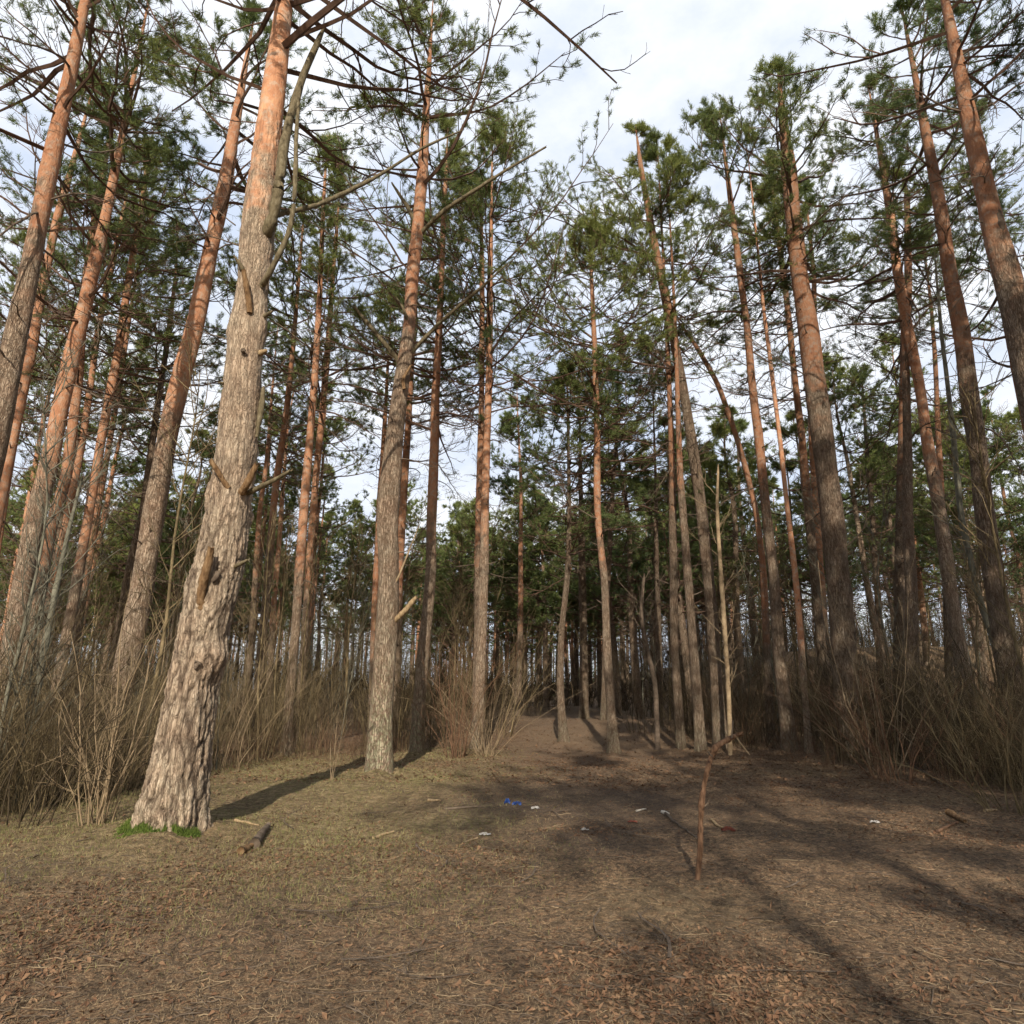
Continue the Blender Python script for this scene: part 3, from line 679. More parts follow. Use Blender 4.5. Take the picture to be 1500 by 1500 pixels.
# far wood: one mass
mb = MB(); r = np.random.default_rng(5)
nf = 420
fx = r.uniform(-130, 130, nf); fy = r.uniform(92, 150, nf); fh = r.uniform(12, 19, nf)
P = np.stack([np.stack([fx, fy, np.full(nf, -.5)], 1), np.stack([fx+r.normal(0, .3, nf), fy, fh*.6], 1), np.stack([fx+r.normal(0, .5, nf), fy, fh], 1)], 1)
mb.tubes(P, np.tile([.2, .14, .03], (nf, 1)), 5, 0, shade=.5)
npf = 420; ti = np.repeat(np.arange(nf), npf)
hh = r.random(len(ti)); cz = fh[ti]*np.where(r.random(len(ti)) < .45, r.random(len(ti))*.42, .42+.58*hh); rad = 2.4*np.sqrt(r.random(len(ti)))*(1.1-hh*.7); a_ = r.random(len(ti))*6.28
p0 = np.stack([fx[ti]+rad*np.cos(a_), fy[ti]+rad*np.sin(a_), cz], 1)
d1 = unit(r.normal(0, 1, p0.shape)*[1, 1, .5])*.36; d2 = unit(r.normal(0, 1, p0.shape))*.15
V = np.stack([p0, p0+d1, p0+d1*.5+d2], 1).reshape(-1, 3)
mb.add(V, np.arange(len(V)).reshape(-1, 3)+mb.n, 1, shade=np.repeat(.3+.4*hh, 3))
tag(link('far_wood', mb.build('far_wood', [LIMB, NEEDLE], False)), 'hazy mass of pines closing the view far behind the clearing', 'woodland', kind='stuff')

# ------------------------------------------------------------------ shrubs
def shrub_mesh(seed, nst, H, lean, m, thick=.009, spread=.25, twig=8, base_r=.55):
    r = np.random.default_rng(seed); mb = MB()
    az = r.random(nst)*6.28; rr = base_r*np.sqrt(r.random(nst))
    P0 = np.stack([rr*np.cos(az), rr*np.sin(az), np.full(nst, -.06)], 1)
    el = np.abs(r.normal(0, lean, nst))
    D = unit(np.stack([np.sin(el)*np.cos(az), np.sin(el)*np.sin(az), np.cos(el)], 1))
    Ls = H*r.uniform(.45, 1.1, nst)
    curl = np.stack([np.cos(az)*spread, np.sin(az)*spread, -np.abs(r.normal(0, .15, nst))], 1)*r.uniform(-.3, 2, (nst, 1))
    P = curve_batch(P0, D, Ls, 10, curl, .09, r)
    thick = thick*.8
    mb.tubes(P, (thick*r.uniform(.5, 1.3, nst))[:, None]*np.linspace(1, .25, 10)[None]*(Ls/H)[:, None], 4)
    nq = nst*twig; q, tg = pick(np.repeat(P, twig, 0), r.uniform(.25, .98, nq))
    Q = curve_batch(q, unit(tg+r.normal(0, .55, (nq, 3))), H*r.uniform(.06, .26, nq), 6, np.tile([0, 0, .3], (nq, 1)), .12, r)
    mb.tubes(Q, thick*.32*np.ones((nq, 1))*np.linspace(1, .5, 6)[None], 3)
    nw = nq; q, tg = pick(np.repeat(Q, 1, 0), r.uniform(.2, .98, nw))
    W = curve_batch(q, unit(tg+r.normal(0, .5, (nw, 3))), H*r.uniform(.02, .09, nw), 3, np.zeros((nw, 3)), .1, r)
    mb.tubes(W, thick*.2*np.ones((nw, 3)), 3)
    return mb.build('bare_shrub', [m])
def shrub(mesh, px, D, label, group=None, s=1., rz=0, name='bare_shrub', x=None, sz=1):
    x = (px-750)/F*(D*cp-.3) if x is None else x
    o = link(name, mesh); o.location = (x, D, float(gz(x, D))-.02); o.rotation_euler = (0, 0, rz); o.scale = (s, s, s*sz)
    return tag(o, label, 'shrub', group)
SH = [shrub_mesh(300+i, ns_, H, ln, m, th) for i, (ns_, H, ln, m, th) in enumerate([
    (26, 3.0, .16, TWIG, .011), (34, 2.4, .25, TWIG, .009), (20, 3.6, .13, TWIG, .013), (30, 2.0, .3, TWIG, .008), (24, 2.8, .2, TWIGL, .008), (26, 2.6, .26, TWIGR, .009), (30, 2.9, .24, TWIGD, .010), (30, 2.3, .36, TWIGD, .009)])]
# individuals the photo singles out
shrub(shrub_mesh(401, 30, 2.5, .10, TWIGL, .014, .12, 3, .16), 150, 8.4, 'pale hazel clump of upright stems left of the huge scarred pine')
shrub(shrub_mesh(402, 34, 3.2, .16, TWIGR, .014, .25, 5, .25), 668, 17.2, 'dense fan shaped bush in front of the close pair of pines')
shrub(shrub_mesh(403, 30, 3.0, .42, TWIGL, .012, .5, 5, .2), 712, 17.6, 'wide bush with pale stems arching right over the path edge')
shrub(shrub_mesh(404, 34, 2.4, .25, TWIGR, .014, .3, 5, .35), 1302, 12.6, 'rust brown bush with tangled stems at the right of the clearing')
shrub(shrub_mesh(405, 16, 4.2, .30, TWIGL, .017, .4, 4, .3), 1290, 13.4, 'long pale whips rising from behind the rust brown bush')
shrub(shrub_mesh(406, 34, 2.9, .3, TWIG, .016, .3, 6, .4), 1485, 9.4, 'dark tangled bush at the right edge of the clearing')
shrub(shrub_mesh(407, 22, 3.4, .35, TWIGD, .018, .5, 7, .5), 8, 8.3, 'dark bush with thick curving stems at the left edge')
shrub(shrub_mesh(408, 16, 2.6, .30, TWIG, .014, .4, 6, .3), 70, 9.6, 'olive brown bush between the left edge bush and the pale hazel clump')
shrub(shrub_mesh(409, 3, 1.5, .12, TWIGL, .010, .1, 6, .05), 488, 12.2, 'tiny bare sapling alone on the grass left of the lichen footed pine', name='sapling')
rs2 = np.random.default_rng(12)
for i, (px, D) in enumerate([(455, 16.5), (475, 17.2), (498, 16.2), (520, 17), (400, 16.5), (536, 16.2), (585, 18.6), (350, 15), (1165, 15.8), (1120, 17), (1215, 14.2), (1390, 11.6)]):
    shrub(SH[5], px, D, 'low reddish tangle of dead stems at the rim of the clearing', 'low reddish tangles at the rim of the clearing', .3+.08*(i % 3), i*1.3, name='low_shrub')
def edge(px):   # depth at which the brush begins for a picture column
    return float(np.interp(px, [-150, 0, 180, 330, 470, 600, 760, 960, 1090, 1230, 1330, 1500, 1650], [7.5, 9.4, 10.5, 14.2, 18.2, 19.5, 21.5, 21, 18.8, 15.5, 14, 10.8, 9]))
k = 0
while k < 205:
    px = rs2.uniform(-150, 1650); e = edge(px); D = e+(abs(rs2.normal(0, 1))*8+rs2.random()*1.5 if k > 110 else rs2.random()*2.5)
    if D > 44: continue
    x = (px-750)/F*(D*cp-.3)
    if abs(x-(1.9+.09*(D-18))) < 1.9 and D < 36: continue
    if 740 < px < 990 and rs2.random() < .6: continue
    right = px > 900
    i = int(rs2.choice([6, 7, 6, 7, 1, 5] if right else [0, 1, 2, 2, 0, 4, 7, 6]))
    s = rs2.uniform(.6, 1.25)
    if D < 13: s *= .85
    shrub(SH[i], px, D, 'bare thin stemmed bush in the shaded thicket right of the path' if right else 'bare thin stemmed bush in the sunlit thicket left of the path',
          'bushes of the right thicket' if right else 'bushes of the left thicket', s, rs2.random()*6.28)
    k += 1
# bare saplings
def sapling_proto(seed, H, th, m):
    r = np.random.default_rng(seed); rt = root('bare_sapling', (0, 0, 0), 'x', 'sapling'); mb = MB()
    P = curve_batch(np.array([[0, 0, -.1]]), np.array([[0, 0, 1.]]), np.array([H]), 12, np.array([[r.normal(0, .15), 0, 0]]), .04, r)
    mb.tubes(P, th*np.linspace(1, .2, 12)[None], 6)
    link('trunk', mb.build('trunk', [m]), rt); mb = MB()
    nb = 26; q, tg = pick(np.repeat(P, nb, 0), r.uniform(.25, .99, nb)); az = r.random(nb)*6.28
    B = curve_batch(q, unit(tg*1.1+np.stack([np.cos(az), np.sin(az), 0*az], 1)), H*r.uniform(.08, .25, nb), 7, np.tile([0, 0, .5], (nb, 1)), .1, r)
    mb.tubes(B, th*.3*np.ones((nb, 1))*np.linspace(1, .4, 7)[None], 4)
    nq = nb*6; q, tg = pick(np.repeat(B, 6, 0), r.uniform(.2, .98, nq))
    Q = curve_batch(q, unit(tg+r.normal(0, .5, (nq, 3))), H*r.uniform(.03, .09, nq), 4, np.zeros((nq, 3)), .12, r)
    mb.tubes(Q, th*.13*np.ones((nq, 4)), 3)
    link('crown', mb.build('crown', [m]), rt); return rt
SP = [sapling_proto(501, 6.5, .035, GREYB), sapling_proto(502, 5.2, .026, TWIG), sapling_proto(503, 7.5, .04, TWIG), sapling_proto(504, 4.2, .02, GREYB)]
k = 0
while k < 120:
    px = rs2.uniform(-50, 1550); e = edge(px); D = e+rs2.random()*18
    x = (px-750)/F*(D*cp-.3)
    if abs(x-(1.9+.09*(D-18))) < 2.4: continue
    right = px > 900
    if px > 600 and rs2.random() < .25: continue
    place_copy(SP, int(rs2.integers(4)), x, D, float(gz(x, D)), rs2.random()*6.28, rs2.uniform(.8, 1.2),
               'leafless sapling with a thin straight stem in the '+('right' if right else 'left')+' thicket', 'leafless saplings in the '+('right' if right else 'left')+' thicket')
    k += 1
# singled out young trees
def young(label, pts, D, bx, m, nb=22, seed=1, name='young_tree'):
    r = np.random.default_rng(seed)
    yb = 750+F*math.tan(PITCH+math.atan(CAMZ/D)); b0, _ = at(bx, yb, D); b0[2] = float(gz(b0[0], D))
    rt = root(name, tuple(b0), label, 'tree')
    o, Q = px_branch('trunk', rt, b0, D, [(bx, yb+6, pts[0][2])]+pts, m)
    mb = MB(); P = Q[None]
    q, tg = pick(np.repeat(P, nb, 0), r.uniform(.3, .99, nb)); az = r.random(nb)*6.28
    B = curve_batch(q, unit(tg+np.stack([np.cos(az), np.sin(az), 0*az], 1)), r.uniform(.4, 1.5, nb), 7, np.tile([0, 0, .4], (nb, 1)), .12, r)
    mb.tubes(B, .011*np.ones((nb, 1))*np.linspace(1, .4, 7)[None], 4)
    nq = nb*6; q, tg = pick(np.repeat(B, 6, 0), r.uniform(.2, .98, nq))
    W = curve_batch(q, unit(tg+r.normal(0, .5, (nq, 3))), r.uniform(.1, .5, nq), 4, np.zeros((nq, 3)), .12, r)
    mb.tubes(W, .0045*np.ones((nq, 4)), 3)
    link('crown', mb.build('crown', [m]), rt)
young('thin grey stemmed young tree bending left between the right edge pines', [(1480,1050,10),(1460,950,9),(1432,870,8),(1406,750,8),(1396,630,7),(1378,480,5),(1370,380,3)], 15, 1492, GREYB, 26, 1)
young('pale thin young tree with sunlit stem right of the long grey pine', [(1069,1060,7),(1066,990,7),(1058,870,7),(1050,750,5),(1052,680,3)], 17.4, 1070, TWIGL, 16, 2)
young('crooked young tree with dark forking stems left of the paired pines by the path', [(960,1000,8),(950,960,7),(938,900,6),(944,840,4)], 19, 964, DEAD, 16, 3)
young('slender olive stemmed young tree rising through the brush at far left', [(50,1030,11),(75,900,9),(95,800,6),(120,700,4)], 10.5, 25, GREYB, 18, 4)

# distant brush: mass
mb = MB(); r = np.random.default_rng(9); nb = 9000
bx = r.uniform(-75, 75, nb); by = r.uniform(36, 92, nb)
kp = (np.abs(bx-3-.1*(by-18)) > 1.5) | (by > 44); bx = bx[kp]; by = by[kp]; nb = len(bx)
P = curve_batch(np.stack([bx, by, gz(bx, by, False)-.1], 1), unit(np.stack([r.normal(0, .2, nb), r.normal(0, .2, nb), np.ones(nb)], 1)), r.uniform(.8, 3.0, nb)*np.where(bx > 10, 1.9, 1.35), 5, np.zeros((nb, 3)), .16, r)
mb.tubes(P, .014*np.ones((nb, 1))*np.linspace(1, .15, 5)[None], 3)
nq = nb*7; q, tg = pick(np.repeat(P, 7, 0), r.uniform(.2, .98, nq))
Q = curve_batch(q, unit(tg+r.normal(0, .5, (nq, 3))), r.uniform(.3, 1.2, nq), 3, np.zeros((nq, 3)), .12, r)
mb.tubes(Q, .012*np.ones((nq, 3)), 3)
tag(link('distant_brush', mb.build('distant_brush', [TWIGD])), 'brown bare brush filling the ground under the distant pines', 'undergrowth', kind='stuff')

# ------------------------------------------------------------------ ground
def spaced(a, b, fine0, fine1, d, grow=1.09):
    v = list(np.arange(fine0, fine1, d)); s = d
    while v[-1] < b: s *= grow; v.append(v[-1]+s)
    s = d
    lo = [v[0]]
    while lo[-1] > a: s *= grow; lo.append(lo[-1]-s)
    return np.array(lo[::-1][:-1]+v)
xs = spaced(-900, 900, -8, 9, .055); ys = spaced(-900, 1500, 3, 19, .055)
X, Y = np.meshgrid(xs, ys)
Z = gz(X, Y)
pathc = 1.0+.16*(Y-14)+.6*np.sin(Y*.12)
path = sm(-np.abs(X-pathc), -3.2-.0*Y, -1.4)*sm(Y, 13, 17)
clear = sm(-np.abs(X-1.5)/7.5-np.abs(Y-9)/12, -1.15, -.75)
Z = Z-.05*path+mound(X, Y)
near = (np.abs(X) < 12) & (Y > 2) & (Y < 24)
Z = Z+np.where(near, .012*vnoise(X, Y, .09), 0)
nx, ny = len(xs), len(ys)
idx = np.arange(nx*ny).reshape(ny, nx)
Fq = np.stack([idx[:-1, :-1], idx[:-1, 1:], idx[1:, 1:], idx[1:, :-1]], -1).reshape(-1, 4)
grass = sm(X+.6*vnoise(X, Y, 1.5), 1.2, -2.2)*sm(Y, 5, 9)*(1-sm(Y, 17, 21))*(.5+1.0*(vnoise(X, Y, 1.1)+.5))*sm(X, -9, -6)
grass = grass*.8
grass = np.clip(grass+.5*np.clip(vnoise(X, Y, 1.7)*2-.35, 0, 1), 0, 1)
dirt = np.clip(sm(-np.abs(X-.9)/2.6-np.abs(Y-10.5)/5.0+.7*vnoise(X, Y, 1.2), -1.2, -.3), 0, 1)
m, nt, b = mat('forest_floor'); L = nt.links
c = coords(nt)
n1 = noise(nt, c, .9, 6); n2 = noise(nt, c, 9, 8, .72); n3 = noise(nt, c, 60, 4, .7)
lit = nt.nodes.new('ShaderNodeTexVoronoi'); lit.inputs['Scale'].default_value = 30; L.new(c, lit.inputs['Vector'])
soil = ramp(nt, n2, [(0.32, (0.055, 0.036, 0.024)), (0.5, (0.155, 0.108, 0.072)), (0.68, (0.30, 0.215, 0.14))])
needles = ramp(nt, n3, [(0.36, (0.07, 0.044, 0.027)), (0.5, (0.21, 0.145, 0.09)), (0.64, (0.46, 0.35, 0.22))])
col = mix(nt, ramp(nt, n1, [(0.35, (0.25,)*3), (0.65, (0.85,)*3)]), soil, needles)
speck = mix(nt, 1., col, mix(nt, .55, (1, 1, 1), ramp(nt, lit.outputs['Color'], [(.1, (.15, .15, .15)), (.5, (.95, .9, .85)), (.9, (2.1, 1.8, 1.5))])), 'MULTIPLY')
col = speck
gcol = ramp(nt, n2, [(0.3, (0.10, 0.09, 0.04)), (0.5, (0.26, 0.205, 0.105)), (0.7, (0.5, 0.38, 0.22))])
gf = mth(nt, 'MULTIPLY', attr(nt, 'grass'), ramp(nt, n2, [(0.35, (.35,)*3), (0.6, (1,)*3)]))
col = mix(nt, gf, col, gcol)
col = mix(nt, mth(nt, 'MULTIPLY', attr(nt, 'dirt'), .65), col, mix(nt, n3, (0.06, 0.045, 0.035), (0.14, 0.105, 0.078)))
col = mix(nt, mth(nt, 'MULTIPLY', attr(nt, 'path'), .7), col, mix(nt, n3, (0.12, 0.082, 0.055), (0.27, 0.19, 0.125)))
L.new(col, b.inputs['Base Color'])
bp = nt.nodes.new('ShaderNodeBump'); bp.inputs['Distance'].default_value = .045
L.new(mth(nt, 'ADD', n2, mth(nt, 'MULTIPLY', n3, .5)), bp.inputs['Height']); L.new(bp.outputs[0], b.inputs['Normal'])
g = link('ground', mesh_np('ground', np.stack([X, Y, Z], -1).reshape(-1, 3), [Fq], [m], None, {'grass': grass.ravel(), 'dirt': dirt.ravel(), 'path': path.ravel()}))
g['kind'] = 'structure'; g['label'] = 'brown forest floor of dirt, needles and mossy grass'

def gh(x, y):
    h = gz(x, y); pc = 1.0+.16*(y-14)+.6*np.sin(y*.12)
    h = h-.05*sm(-np.abs(x-pc), -3.2, -1.4)*sm(y, 13, 17)+mound(x, y)
    return h+np.where((np.abs(x) < 12) & (y > 2) & (y < 24), .012*vnoise(x, y, .09), 0)

# ------------------------------------------------------------------ ground cover (uncountable)
r = np.random.default_rng(21)
def scatter(n, y0, y1, xw, pw=1.6):
    D = y0+(y1-y0)*r.random(n)**pw; px = r.uniform(-60, 1560, n)
    return (px-750)/F*D*xw, D
def blades(n, fn, hmin, hmax, w, lean, name, m, label, cat, y0=3.2, y1=20):
    x, y = scatter(n*3, y0, y1, 1.0); k = r.random(len(x)) < fn(x, y); x = x[k][:n]; y = y[k][:n]
    n = len(x); z = gh(x, y)-.004; az = r.random(n)*6.28; h = r.uniform(hmin, hmax, n)
    d = unit(np.stack([np.cos(az)*lean*r.random(n), np.sin(az)*lean*r.random(n), np.ones(n)], 1)); b0 = np.stack([x, y, z], 1)
    a2 = r.random(n)*6.28; wv = np.stack([np.cos(a2), np.sin(a2), 0*a2], 1)*w*(.6+.8*y/12)[:, None]
    mid = b0+d*(h*.55)[:, None]; tip = b0+d*h[:, None]+np.stack([np.cos(az), np.sin(az), -.3+0*az], 1)*(h*lean*.35)[:, None]
    V = np.stack([b0-wv, b0+wv, mid+wv*.7, mid-wv*.7, tip], 1).reshape(-1, 3); i = np.arange(n)*5
    o = link(name, mesh_np(name, V, [np.stack([i, i+1, i+2, i+3], 1), np.stack([i+3, i+2, i+4], 1)], [m], smooth=False))
    tag(o, label, cat, kind='stuff')
gm = simple('grass_blade', [(0.3, (0.11, 0.125, 0.035)), (0.5, (0.22, 0.215, 0.085)), (0.7, (0.42, 0.35, 0.19))], 3.5)
dm = simple('dry_blade', [(0.3, (0.19, 0.13, 0.075)), (0.7, (0.42, 0.32, 0.19))], 8)
gfn = lambda x, y: np.clip(sm(x, 1.4, -2.2)*sm(y, 4, 8)*(.15+1.5*np.clip(vnoise(x, y, 1.1)+.35, 0, 1)), 0, 1)
blades(80000, gfn, .015, .065, .002, .9, 'short_grass', gm, 'short mossy grass on the left of the clearing', 'grass')
blades(70000, lambda x, y: .35+.65*sm(x, 2, -3), .012, .05, .0018, 2.2, 'dry_needle_litter', dm, 'pale dry grass and needles strewn over the forest floor', 'litter', 3.2, 17)
# leaves / bark chips
def litter(n, name, m, label, size, fn, y1=18):
    x, y = scatter(n*3, 3.3, y1, 1.0, 1.4); k = r.random(len(x)) < fn(x, y); x = x[k][:n]; y = y[k][:n]; n = len(x)
    z = gh(x, y)+.006; s = r.uniform(*size, n); az = r.random(n)*6.28; t1 = r.normal(0, .35, n); t2 = r.normal(0, .35, n)
    u = np.stack([np.cos(az), np.sin(az), t1], 1)*s[:, None]; v = np.stack([-np.sin(az), np.cos(az), t2], 1)*(s*r.uniform(.3, .7, n))[:, None]
    c0 = np.stack([x, y, z+np.abs(t1)*s*.5], 1); up = np.array([0, 0, 1.])*(s*.25)[:, None]
    V = np.stack([c0-u, c0-u*.2-v+up, c0+u, c0-u*.1+v+up, c0-up*.2], 1).reshape(-1, 3); i = np.arange(n)*5
    F_ = np.concatenate([np.stack([i, i+1, i+4], 1), np.stack([i+1, i+2, i+4], 1), np.stack([i+2, i+3, i+4], 1), np.stack([i+3, i, i+4], 1)])
    tag(link(name, mesh_np(name, V, [F_], [m], smooth=False)), label, 'litter', kind='stuff')
litter(34000, 'leaf_litter', simple('dead_leaf', [(0.3, (0.07, 0.04, 0.025)), (0.5, (0.17, 0.095, 0.055)), (0.7, (0.31, 0.20, 0.115))], 5),
       'dead brown leaves and bark flakes lying on the forest floor', (.005, .024), lambda x, y: .08+.9*np.clip(vnoise(x, y, 1.3)*3.0, 0, 1)+.3*sm(x, 3, 6)*sm(y, 7, 10))
_sc = scatter
scatter = lambda n, y0, y1, xw, pw=1.6: _sc(n, 12, 27, xw, 1.2)
litter(16000, 'path_litter', bpy.data.materials['dead_leaf'], 'larger dead leaves lying under the thicket and along the path', (.012, .045), lambda x, y: .4+0*x, 27)
scatter = _sc
def twigs_on_ground(n, L0, L1, rad, name, m, label, y1=19):
    x, y = scatter(n, 3.3, y1, 1.0, 1.3); az = r.random(n)*6.28; L_ = r.uniform(L0, L1, n)
    P = curve_batch(np.stack([x, y, 0*x], 1), np.stack([np.cos(az), np.sin(az), 0*az], 1), L_, 6, np.zeros((n, 3)), .18, r)
    P[:, :, 2] = gh(P[:, :, 0], P[:, :, 1])+rad*.8+np.abs(r.normal(0, .006, (n, 6)))
    mb = MB(); mb.tubes(P, rad*r.uniform(.5, 1.3, (n, 1))*np.linspace(1, .5, 6)[None], 4)
    tag(link(name, mb.build(name, [m])), label, 'litter', kind='stuff')
twigs_on_ground(3000, .06, .35, .0032, 'fallen_twig_litter', DEAD, 'dark fallen twigs scattered over the forest floor')
twigs_on_ground(1100, .05, .3, .0028, 'bleached_twig_litter', TWIGL, 'bleached fallen twigs scattered over the forest floor')
twigs_on_ground(2600, .03, .10, .0016, 'needle_twig_litter', TWIGR, 'reddish twiglets and cone scales strewn over the forest floor', 12)
# moss at the huge pine's foot
n = 16000; az = r.random(n)*6.28; d_ = np.abs(r.normal(0, .06, n)); rad = .37+d_
mx = base[0]+rad*np.cos(az)*1.05; my = base[1]+rad*np.sin(az)
kp = (my < base[1]+.12) & (vnoise(mx, my, .12) > -.02-.2*(mx < base[0])); mx = mx[kp]; my = my[kp]; n = len(mx); h = .09*np.exp(-d_[kp]/.07)+.008
b0 = np.stack([mx, my, gh(mx, my)-.005], 1); wv = r.normal(0, .004, (n, 3)); tip = b0+np.stack([r.normal(0, .012, n), r.normal(0, .012, n), h*r.uniform(.5, 1.4, n)], 1)
V = np.stack([b0-wv, b0+wv, tip], 1).reshape(-1, 3)
tag(link('moss', mesh_np('moss', V, [np.arange(len(V)).reshape(-1, 3)], [simple('moss_green', [(0.3, (0.05, 0.085, 0.018)), (0.7, (0.15, 0.20, 0.04))], 20)], smooth=False)),
    'bright green moss around the foot of the huge pine', 'moss', kind='stuff')

# ------------------------------------------------------------------ single things on the ground
def gpt(px, py):
    th = math.atan((py-750)/F)-PITCH; D = CAMZ/math.tan(th)
    q, t = at(px, py, D); q[2] = float(gh(np.array([q[0]]), np.array([D]))[0]); return q, D
# crooked stick stuck in the ground
SD = 6.2
q, _ = at(1021, 1294, SD); sb = q.copy(); sb[2] = float(gh(np.array([sb[0]]), np.array([SD]))[0])
st = root('crooked_stick', tuple(sb), 'crooked brown stick planted upright in the ground in front of the right clearing', 'stick')
px_branch('shaft', st, sb, SD, [(1020,1302,9),(1024,1265,8),(1026,1240,9),(1026,1205,7.5),(1028,1172,9),(1031,1150,7),(1036,1128,8),(1042,1108,7.5),(1048,1095,10),(1056,1089,8),(1070,1081,8),(1085,1075,6)], STICK, sides=12, jag=True, dy=[0,.02,0,.05,.02,.06,.03,.08,.05,.1,.12,.1])
for tw, m_ in (([(1072,1081,3),(1073,1068,2),(1074,1055,3)], DEAD), ([(1078,1079,3),(1087,1092,2),(1098,1106,2)], TWIGL), ([(1027,1185,3),(1036,1178,2),(1041,1168,1)], DEAD), ([(1043,1108,3),(1036,1100,2)], DEAD), ([(1026,1236,3),(1018,1226,2)], DEAD)):
    px_branch('twig', st, sb, SD+.05, tw, m_, sides=5)

# dead branches lying about, each a thing
lyg = [(520,1190),(430,1215),(610,1240),(480,1245),(840,1188),(862,1196),(825,1200),(880,1190),(905,1230),(960,1235),(1120,1205),(1180,1180),(1240,1160),(1270,1190),(1330,1210),(1200,1225),(1120,1240),(1390,1230),(1440,1215),(1300,1160),
       (1210,1135),(1160,1150),(700,1200),(655,1262),(760,1290),(560,1310),(420,1330),(300,1290),(880,1330),(1150,1300),(1290,1290),(1400,1320),(980,1400),(700,1420),(500,1400),(250,1400),(60,1260),(110,1240),(1230,1420),(1450,1400),(590,1165),(335,1180),(50,1330),(850,1440)]
for i, (x, y) in enumerate(lyg):
    (p, D) = gpt(x, y)
    o = link('fallen_branch', DEADB[i % 8]); s_ = .35+.35*((i*7) % 5)/4
    o.location = p+np.array([0, 0, .012]); o.scale = (s_, s_, s_*.18); o.rotation_euler = (0, 0, i*2.4)
    tag(o, 'thin dead branch with side twigs lying flat on the forest floor', 'branch', 'thin dead branches on the ground')

def lying(name, label, cat, a, b, w, m, bend=.03, group=None, lift=0):
    (p, Da), (q, Db) = gpt(*a), gpt(*b)
    k = 9; f = np.linspace(0, 1, k)[:, None]; P = p*(1-f)+q*f
    rr_ = np.random.default_rng(int(a[0]+a[1])); P[:, :2] += np.cumsum(rr_.normal(0, bend/3, (k, 2)), 0)
    rad = w/F*Da/2; P[:, 2] = gh(P[:, 0], P[:, 1])+rad*.7+lift*np.linspace(0, 1, k)
    V, Fc = tubes((P-p)[None], (rad*np.linspace(1, .5, k)*(1+rr_.normal(0, .12, k)))[None], 7)
    n = len(V); V = np.vstack([V, P[0]-p, P[-1]-p]); e = (k-1)*7
    o = link(name, mesh_np(name, V, [Fc, np.array([[n, (i+1) % 7, i] for i in range(7)]), np.array([[n+1, e+i, e+(i+1) % 7] for i in range(7)])], [m]))
    o.location = p; return tag(o, label, cat, group)
lying('fallen_log', 'short dark rotting log piece lying right of the huge pine', 'log', (371,1243), (391,1217), 15, DEAD, .01)
lying('fallen_branch', 'reddish split branch end touching the short rotting log', 'branch', (352,1251), (372,1240), 11, BROKEN, .01)
lying('fallen_branch', 'pale bark strip just behind the short rotting log', 'branch', (344,1212), (383,1215), 4, PALE, .02)
lying('fallen_branch', 'tan stick lying at the bottom left of the bare dirt', 'branch', (548,1226), (578,1219), 5, PALE, .02)
lying('fallen_branch', 'small tan bark chip among dark twigs left of the blue litter', 'branch', (627,1174), (645,1176), 5, PALE, .01)
lying('fallen_branch', 'dark stick lying level on the dirt left of the blue litter', 'branch', (650,1186), (705,1184), 4, DEAD, .03)
lying('fallen_branch', 'long dark branch slanting toward the foot of the crooked stick', 'branch', (975,1193), (1022,1240), 4, DEAD, .03)
lying('fallen_branch', 'white peeled stick with its tip at the long dark branch', 'branch', (970,1191), (981,1194), 5, simple('peeled_wood', [(0.3, (.5, .45, .36)), (.7, (.72, .66, .56))]), .01)
lying('fallen_branch', 'short white curved twig left of the peeled stick', 'branch', (932,1190), (945,1186), 3, simple('peeled_twig', [(0.3, (.5, .45, .36)), (.7, (.72, .66, .56))]), .02)
lying('fallen_branch', 'bleached forked stick near the bottom middle of the dirt', 'branch', (677,1236), (702,1228), 4, PALE, .02)
lying('fallen_branch', 'thin pale stick right of the crooked stick', 'branch', (1040,1200), (1065,1217), 4, PALE, .02)
lying('fallen_branch', 'orange brown bark slab on the dirt far right', 'branch', (1390,1197), (1413,1208), 9, BROKEN, .01)
lying('fallen_branch', 'flat tan chip on the dirt near the right bush', 'branch', (1443,1193), (1462,1191), 5, PALE, .01)
lying('fallen_branch', 'long bent branch lying from the rust brown bush toward the viewer', 'branch', (1330,1120), (1378,1150), 5, DEAD, .04)
lying('fallen_branch', 'long brown branch along the bottom right of the floor', 'branch', (1370,1221), (1410,1208), 5, TWIGR, .04)

def crumple(name, label, px, py, w, h, m, seed, n=9):
    (p, D) = gpt(px, py); r = np.random.default_rng(seed); sw = w/F*D*.8; sd = sw*.45; sh = h/F*D
    gx, gy = np.meshgrid(np.linspace(-.5, .5, n), np.linspace(-.5, .5, n))
    zz = sh*np.clip(r.random((n, n))*1.1*(1-1.6*(gx**2+gy**2)), .02, 1)
    V = np.stack([gx*sw+r.normal(0, sw*.05, (n, n)), gy*sd+r.normal(0, sd*.05, (n, n)), zz+.006], -1).reshape(-1, 3)
    i = np.arange(n*n).reshape(n, n); F_ = np.stack([i[:-1, :-1], i[:-1, 1:], i[1:, 1:], i[1:, :-1]], -1).reshape(-1, 4)
    F_ = F_[r.random(len(F_)) > .12]
    o = link(name, mesh_np(name, V, [F_], [m], smooth=False)); o.location = p; o.rotation_euler = (0, 0, r.random()*.6-.3)
    return tag(o, label, 'litter')
bl = simple('blue_wrapper', [(0.35, (0.01, 0.02, 0.09)), (.6, (0.03, 0.08, 0.27)), (.75, (.15, .25, .45))], 30, rough=.35)
wh = simple('white_paper', [(0.3, (.28, .26, .23)), (.7, (.55, .53, .5))], 20, rough=.6)
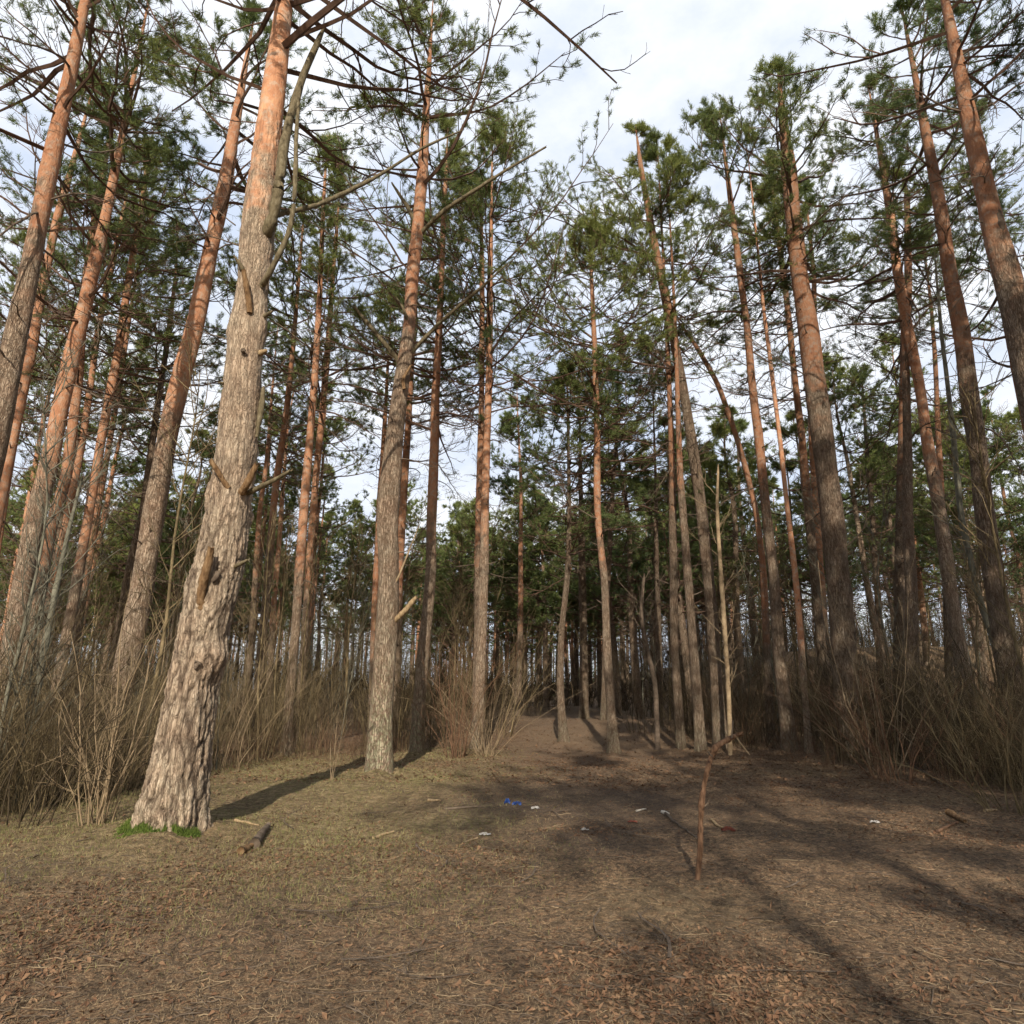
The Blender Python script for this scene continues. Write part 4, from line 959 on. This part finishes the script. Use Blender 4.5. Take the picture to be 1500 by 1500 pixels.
rd = simple('rust_red_wrapper', [(0.3, (.11, .035, .025)), (.7, (.22, .075, .05))], 20, rough=.6)
crumple('plastic_wrapper', 'crumpled bright blue plastic wrapper on the dirt, left one of two', 743, 1178, 10, 8, bl, 1)
crumple('plastic_wrapper', 'crumpled blue plastic wrapper on the dirt, right and flatter of two', 757, 1179, 15, 6, bl, 2)
crumple('paper_scrap', 'white torn paper scrap right of the blue wrappers', 784, 1186, 14, 4, wh, 3, 7)
crumple('paper_scrap', 'white paper scrap at the bottom middle of the dirt', 710, 1224, 19, 4, wh, 4, 7)
crumple('paper_scrap', 'tiny white scrap lying on the sunlit path', 747, 1083, 5, 4, wh, 5, 5)
crumple('paper_scrap', 'pale scrap right of the dark trampled patch', 857, 1222, 12, 4, wh, 6, 6)
crumple('paper_scrap', 'whitish flat scrap on the dirt before the right thicket', 1281, 1205, 15, 4, wh, 7, 6)
crumple('foil_wrapper', 'dull red flattened wrapper right of the white scraps', 926, 1206, 16, 4, rd, 8, 7)
crumple('foil_wrapper', 'dull red crumpled wrapper beside the crooked stick', 1068, 1224, 22, 6, rd, 9, 7)

# ------------------------------------------------------------------ light
SUN_EL = R(31); LAZ = R(1)      # light travels forward and a little to the right
w = bpy.data.worlds.new('World'); S.world = w; w.use_nodes = True; nt = w.node_tree; L = nt.links
bg = nt.nodes['Background']
sky = nt.nodes.new('ShaderNodeTexSky'); sky.sky_type = 'NISHITA'; sky.sun_disc = False
sky.sun_elevation = SUN_EL; sky.sun_rotation = math.pi+LAZ
sky.air_density = 1.0; sky.dust_density = 1.5
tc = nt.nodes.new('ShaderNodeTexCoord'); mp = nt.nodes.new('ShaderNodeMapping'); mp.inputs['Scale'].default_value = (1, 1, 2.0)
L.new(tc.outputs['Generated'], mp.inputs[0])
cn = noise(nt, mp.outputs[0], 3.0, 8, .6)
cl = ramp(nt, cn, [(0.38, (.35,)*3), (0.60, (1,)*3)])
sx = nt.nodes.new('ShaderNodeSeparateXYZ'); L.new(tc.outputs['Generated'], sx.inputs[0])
mr = nt.nodes.new('ShaderNodeMapRange'); mr.interpolation_type = 'SMOOTHSTEP'; mr.inputs['From Min'].default_value = -.35; mr.inputs['From Max'].default_value = .35  # clouds and pale blue shaped to fade behind the camera, lowering ambient light
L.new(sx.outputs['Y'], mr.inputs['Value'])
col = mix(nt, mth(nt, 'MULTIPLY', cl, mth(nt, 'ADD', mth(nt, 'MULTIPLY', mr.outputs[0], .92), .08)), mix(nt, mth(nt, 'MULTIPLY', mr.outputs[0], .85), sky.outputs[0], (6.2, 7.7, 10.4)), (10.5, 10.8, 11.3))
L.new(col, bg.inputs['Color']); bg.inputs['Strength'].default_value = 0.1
sl = bpy.data.lights.new('sun', 'SUN'); sl.energy = 5.0; sl.angle = R(.5); sl.color = (1, .90, .76)
so = bpy.data.objects.new('sun', sl); C.objects.link(so)
d = Vector((math.sin(LAZ)*math.cos(SUN_EL), math.cos(LAZ)*math.cos(SUN_EL), -math.sin(SUN_EL)))
so.rotation_euler = d.to_track_quat('-Z', 'Y').to_euler(); so.location = (-3, -20, 20)
S.view_settings.view_transform = 'Standard'; S.view_settings.look = 'None'; S.view_settings.exposure = 0
S.cycles.use_adaptive_sampling = True; S.cycles.adaptive_threshold = 0.03
S.cycles.max_bounces = 3; S.cycles.diffuse_bounces = 2; S.cycles.transmission_bounces = 2
S.render.film_transparent = False
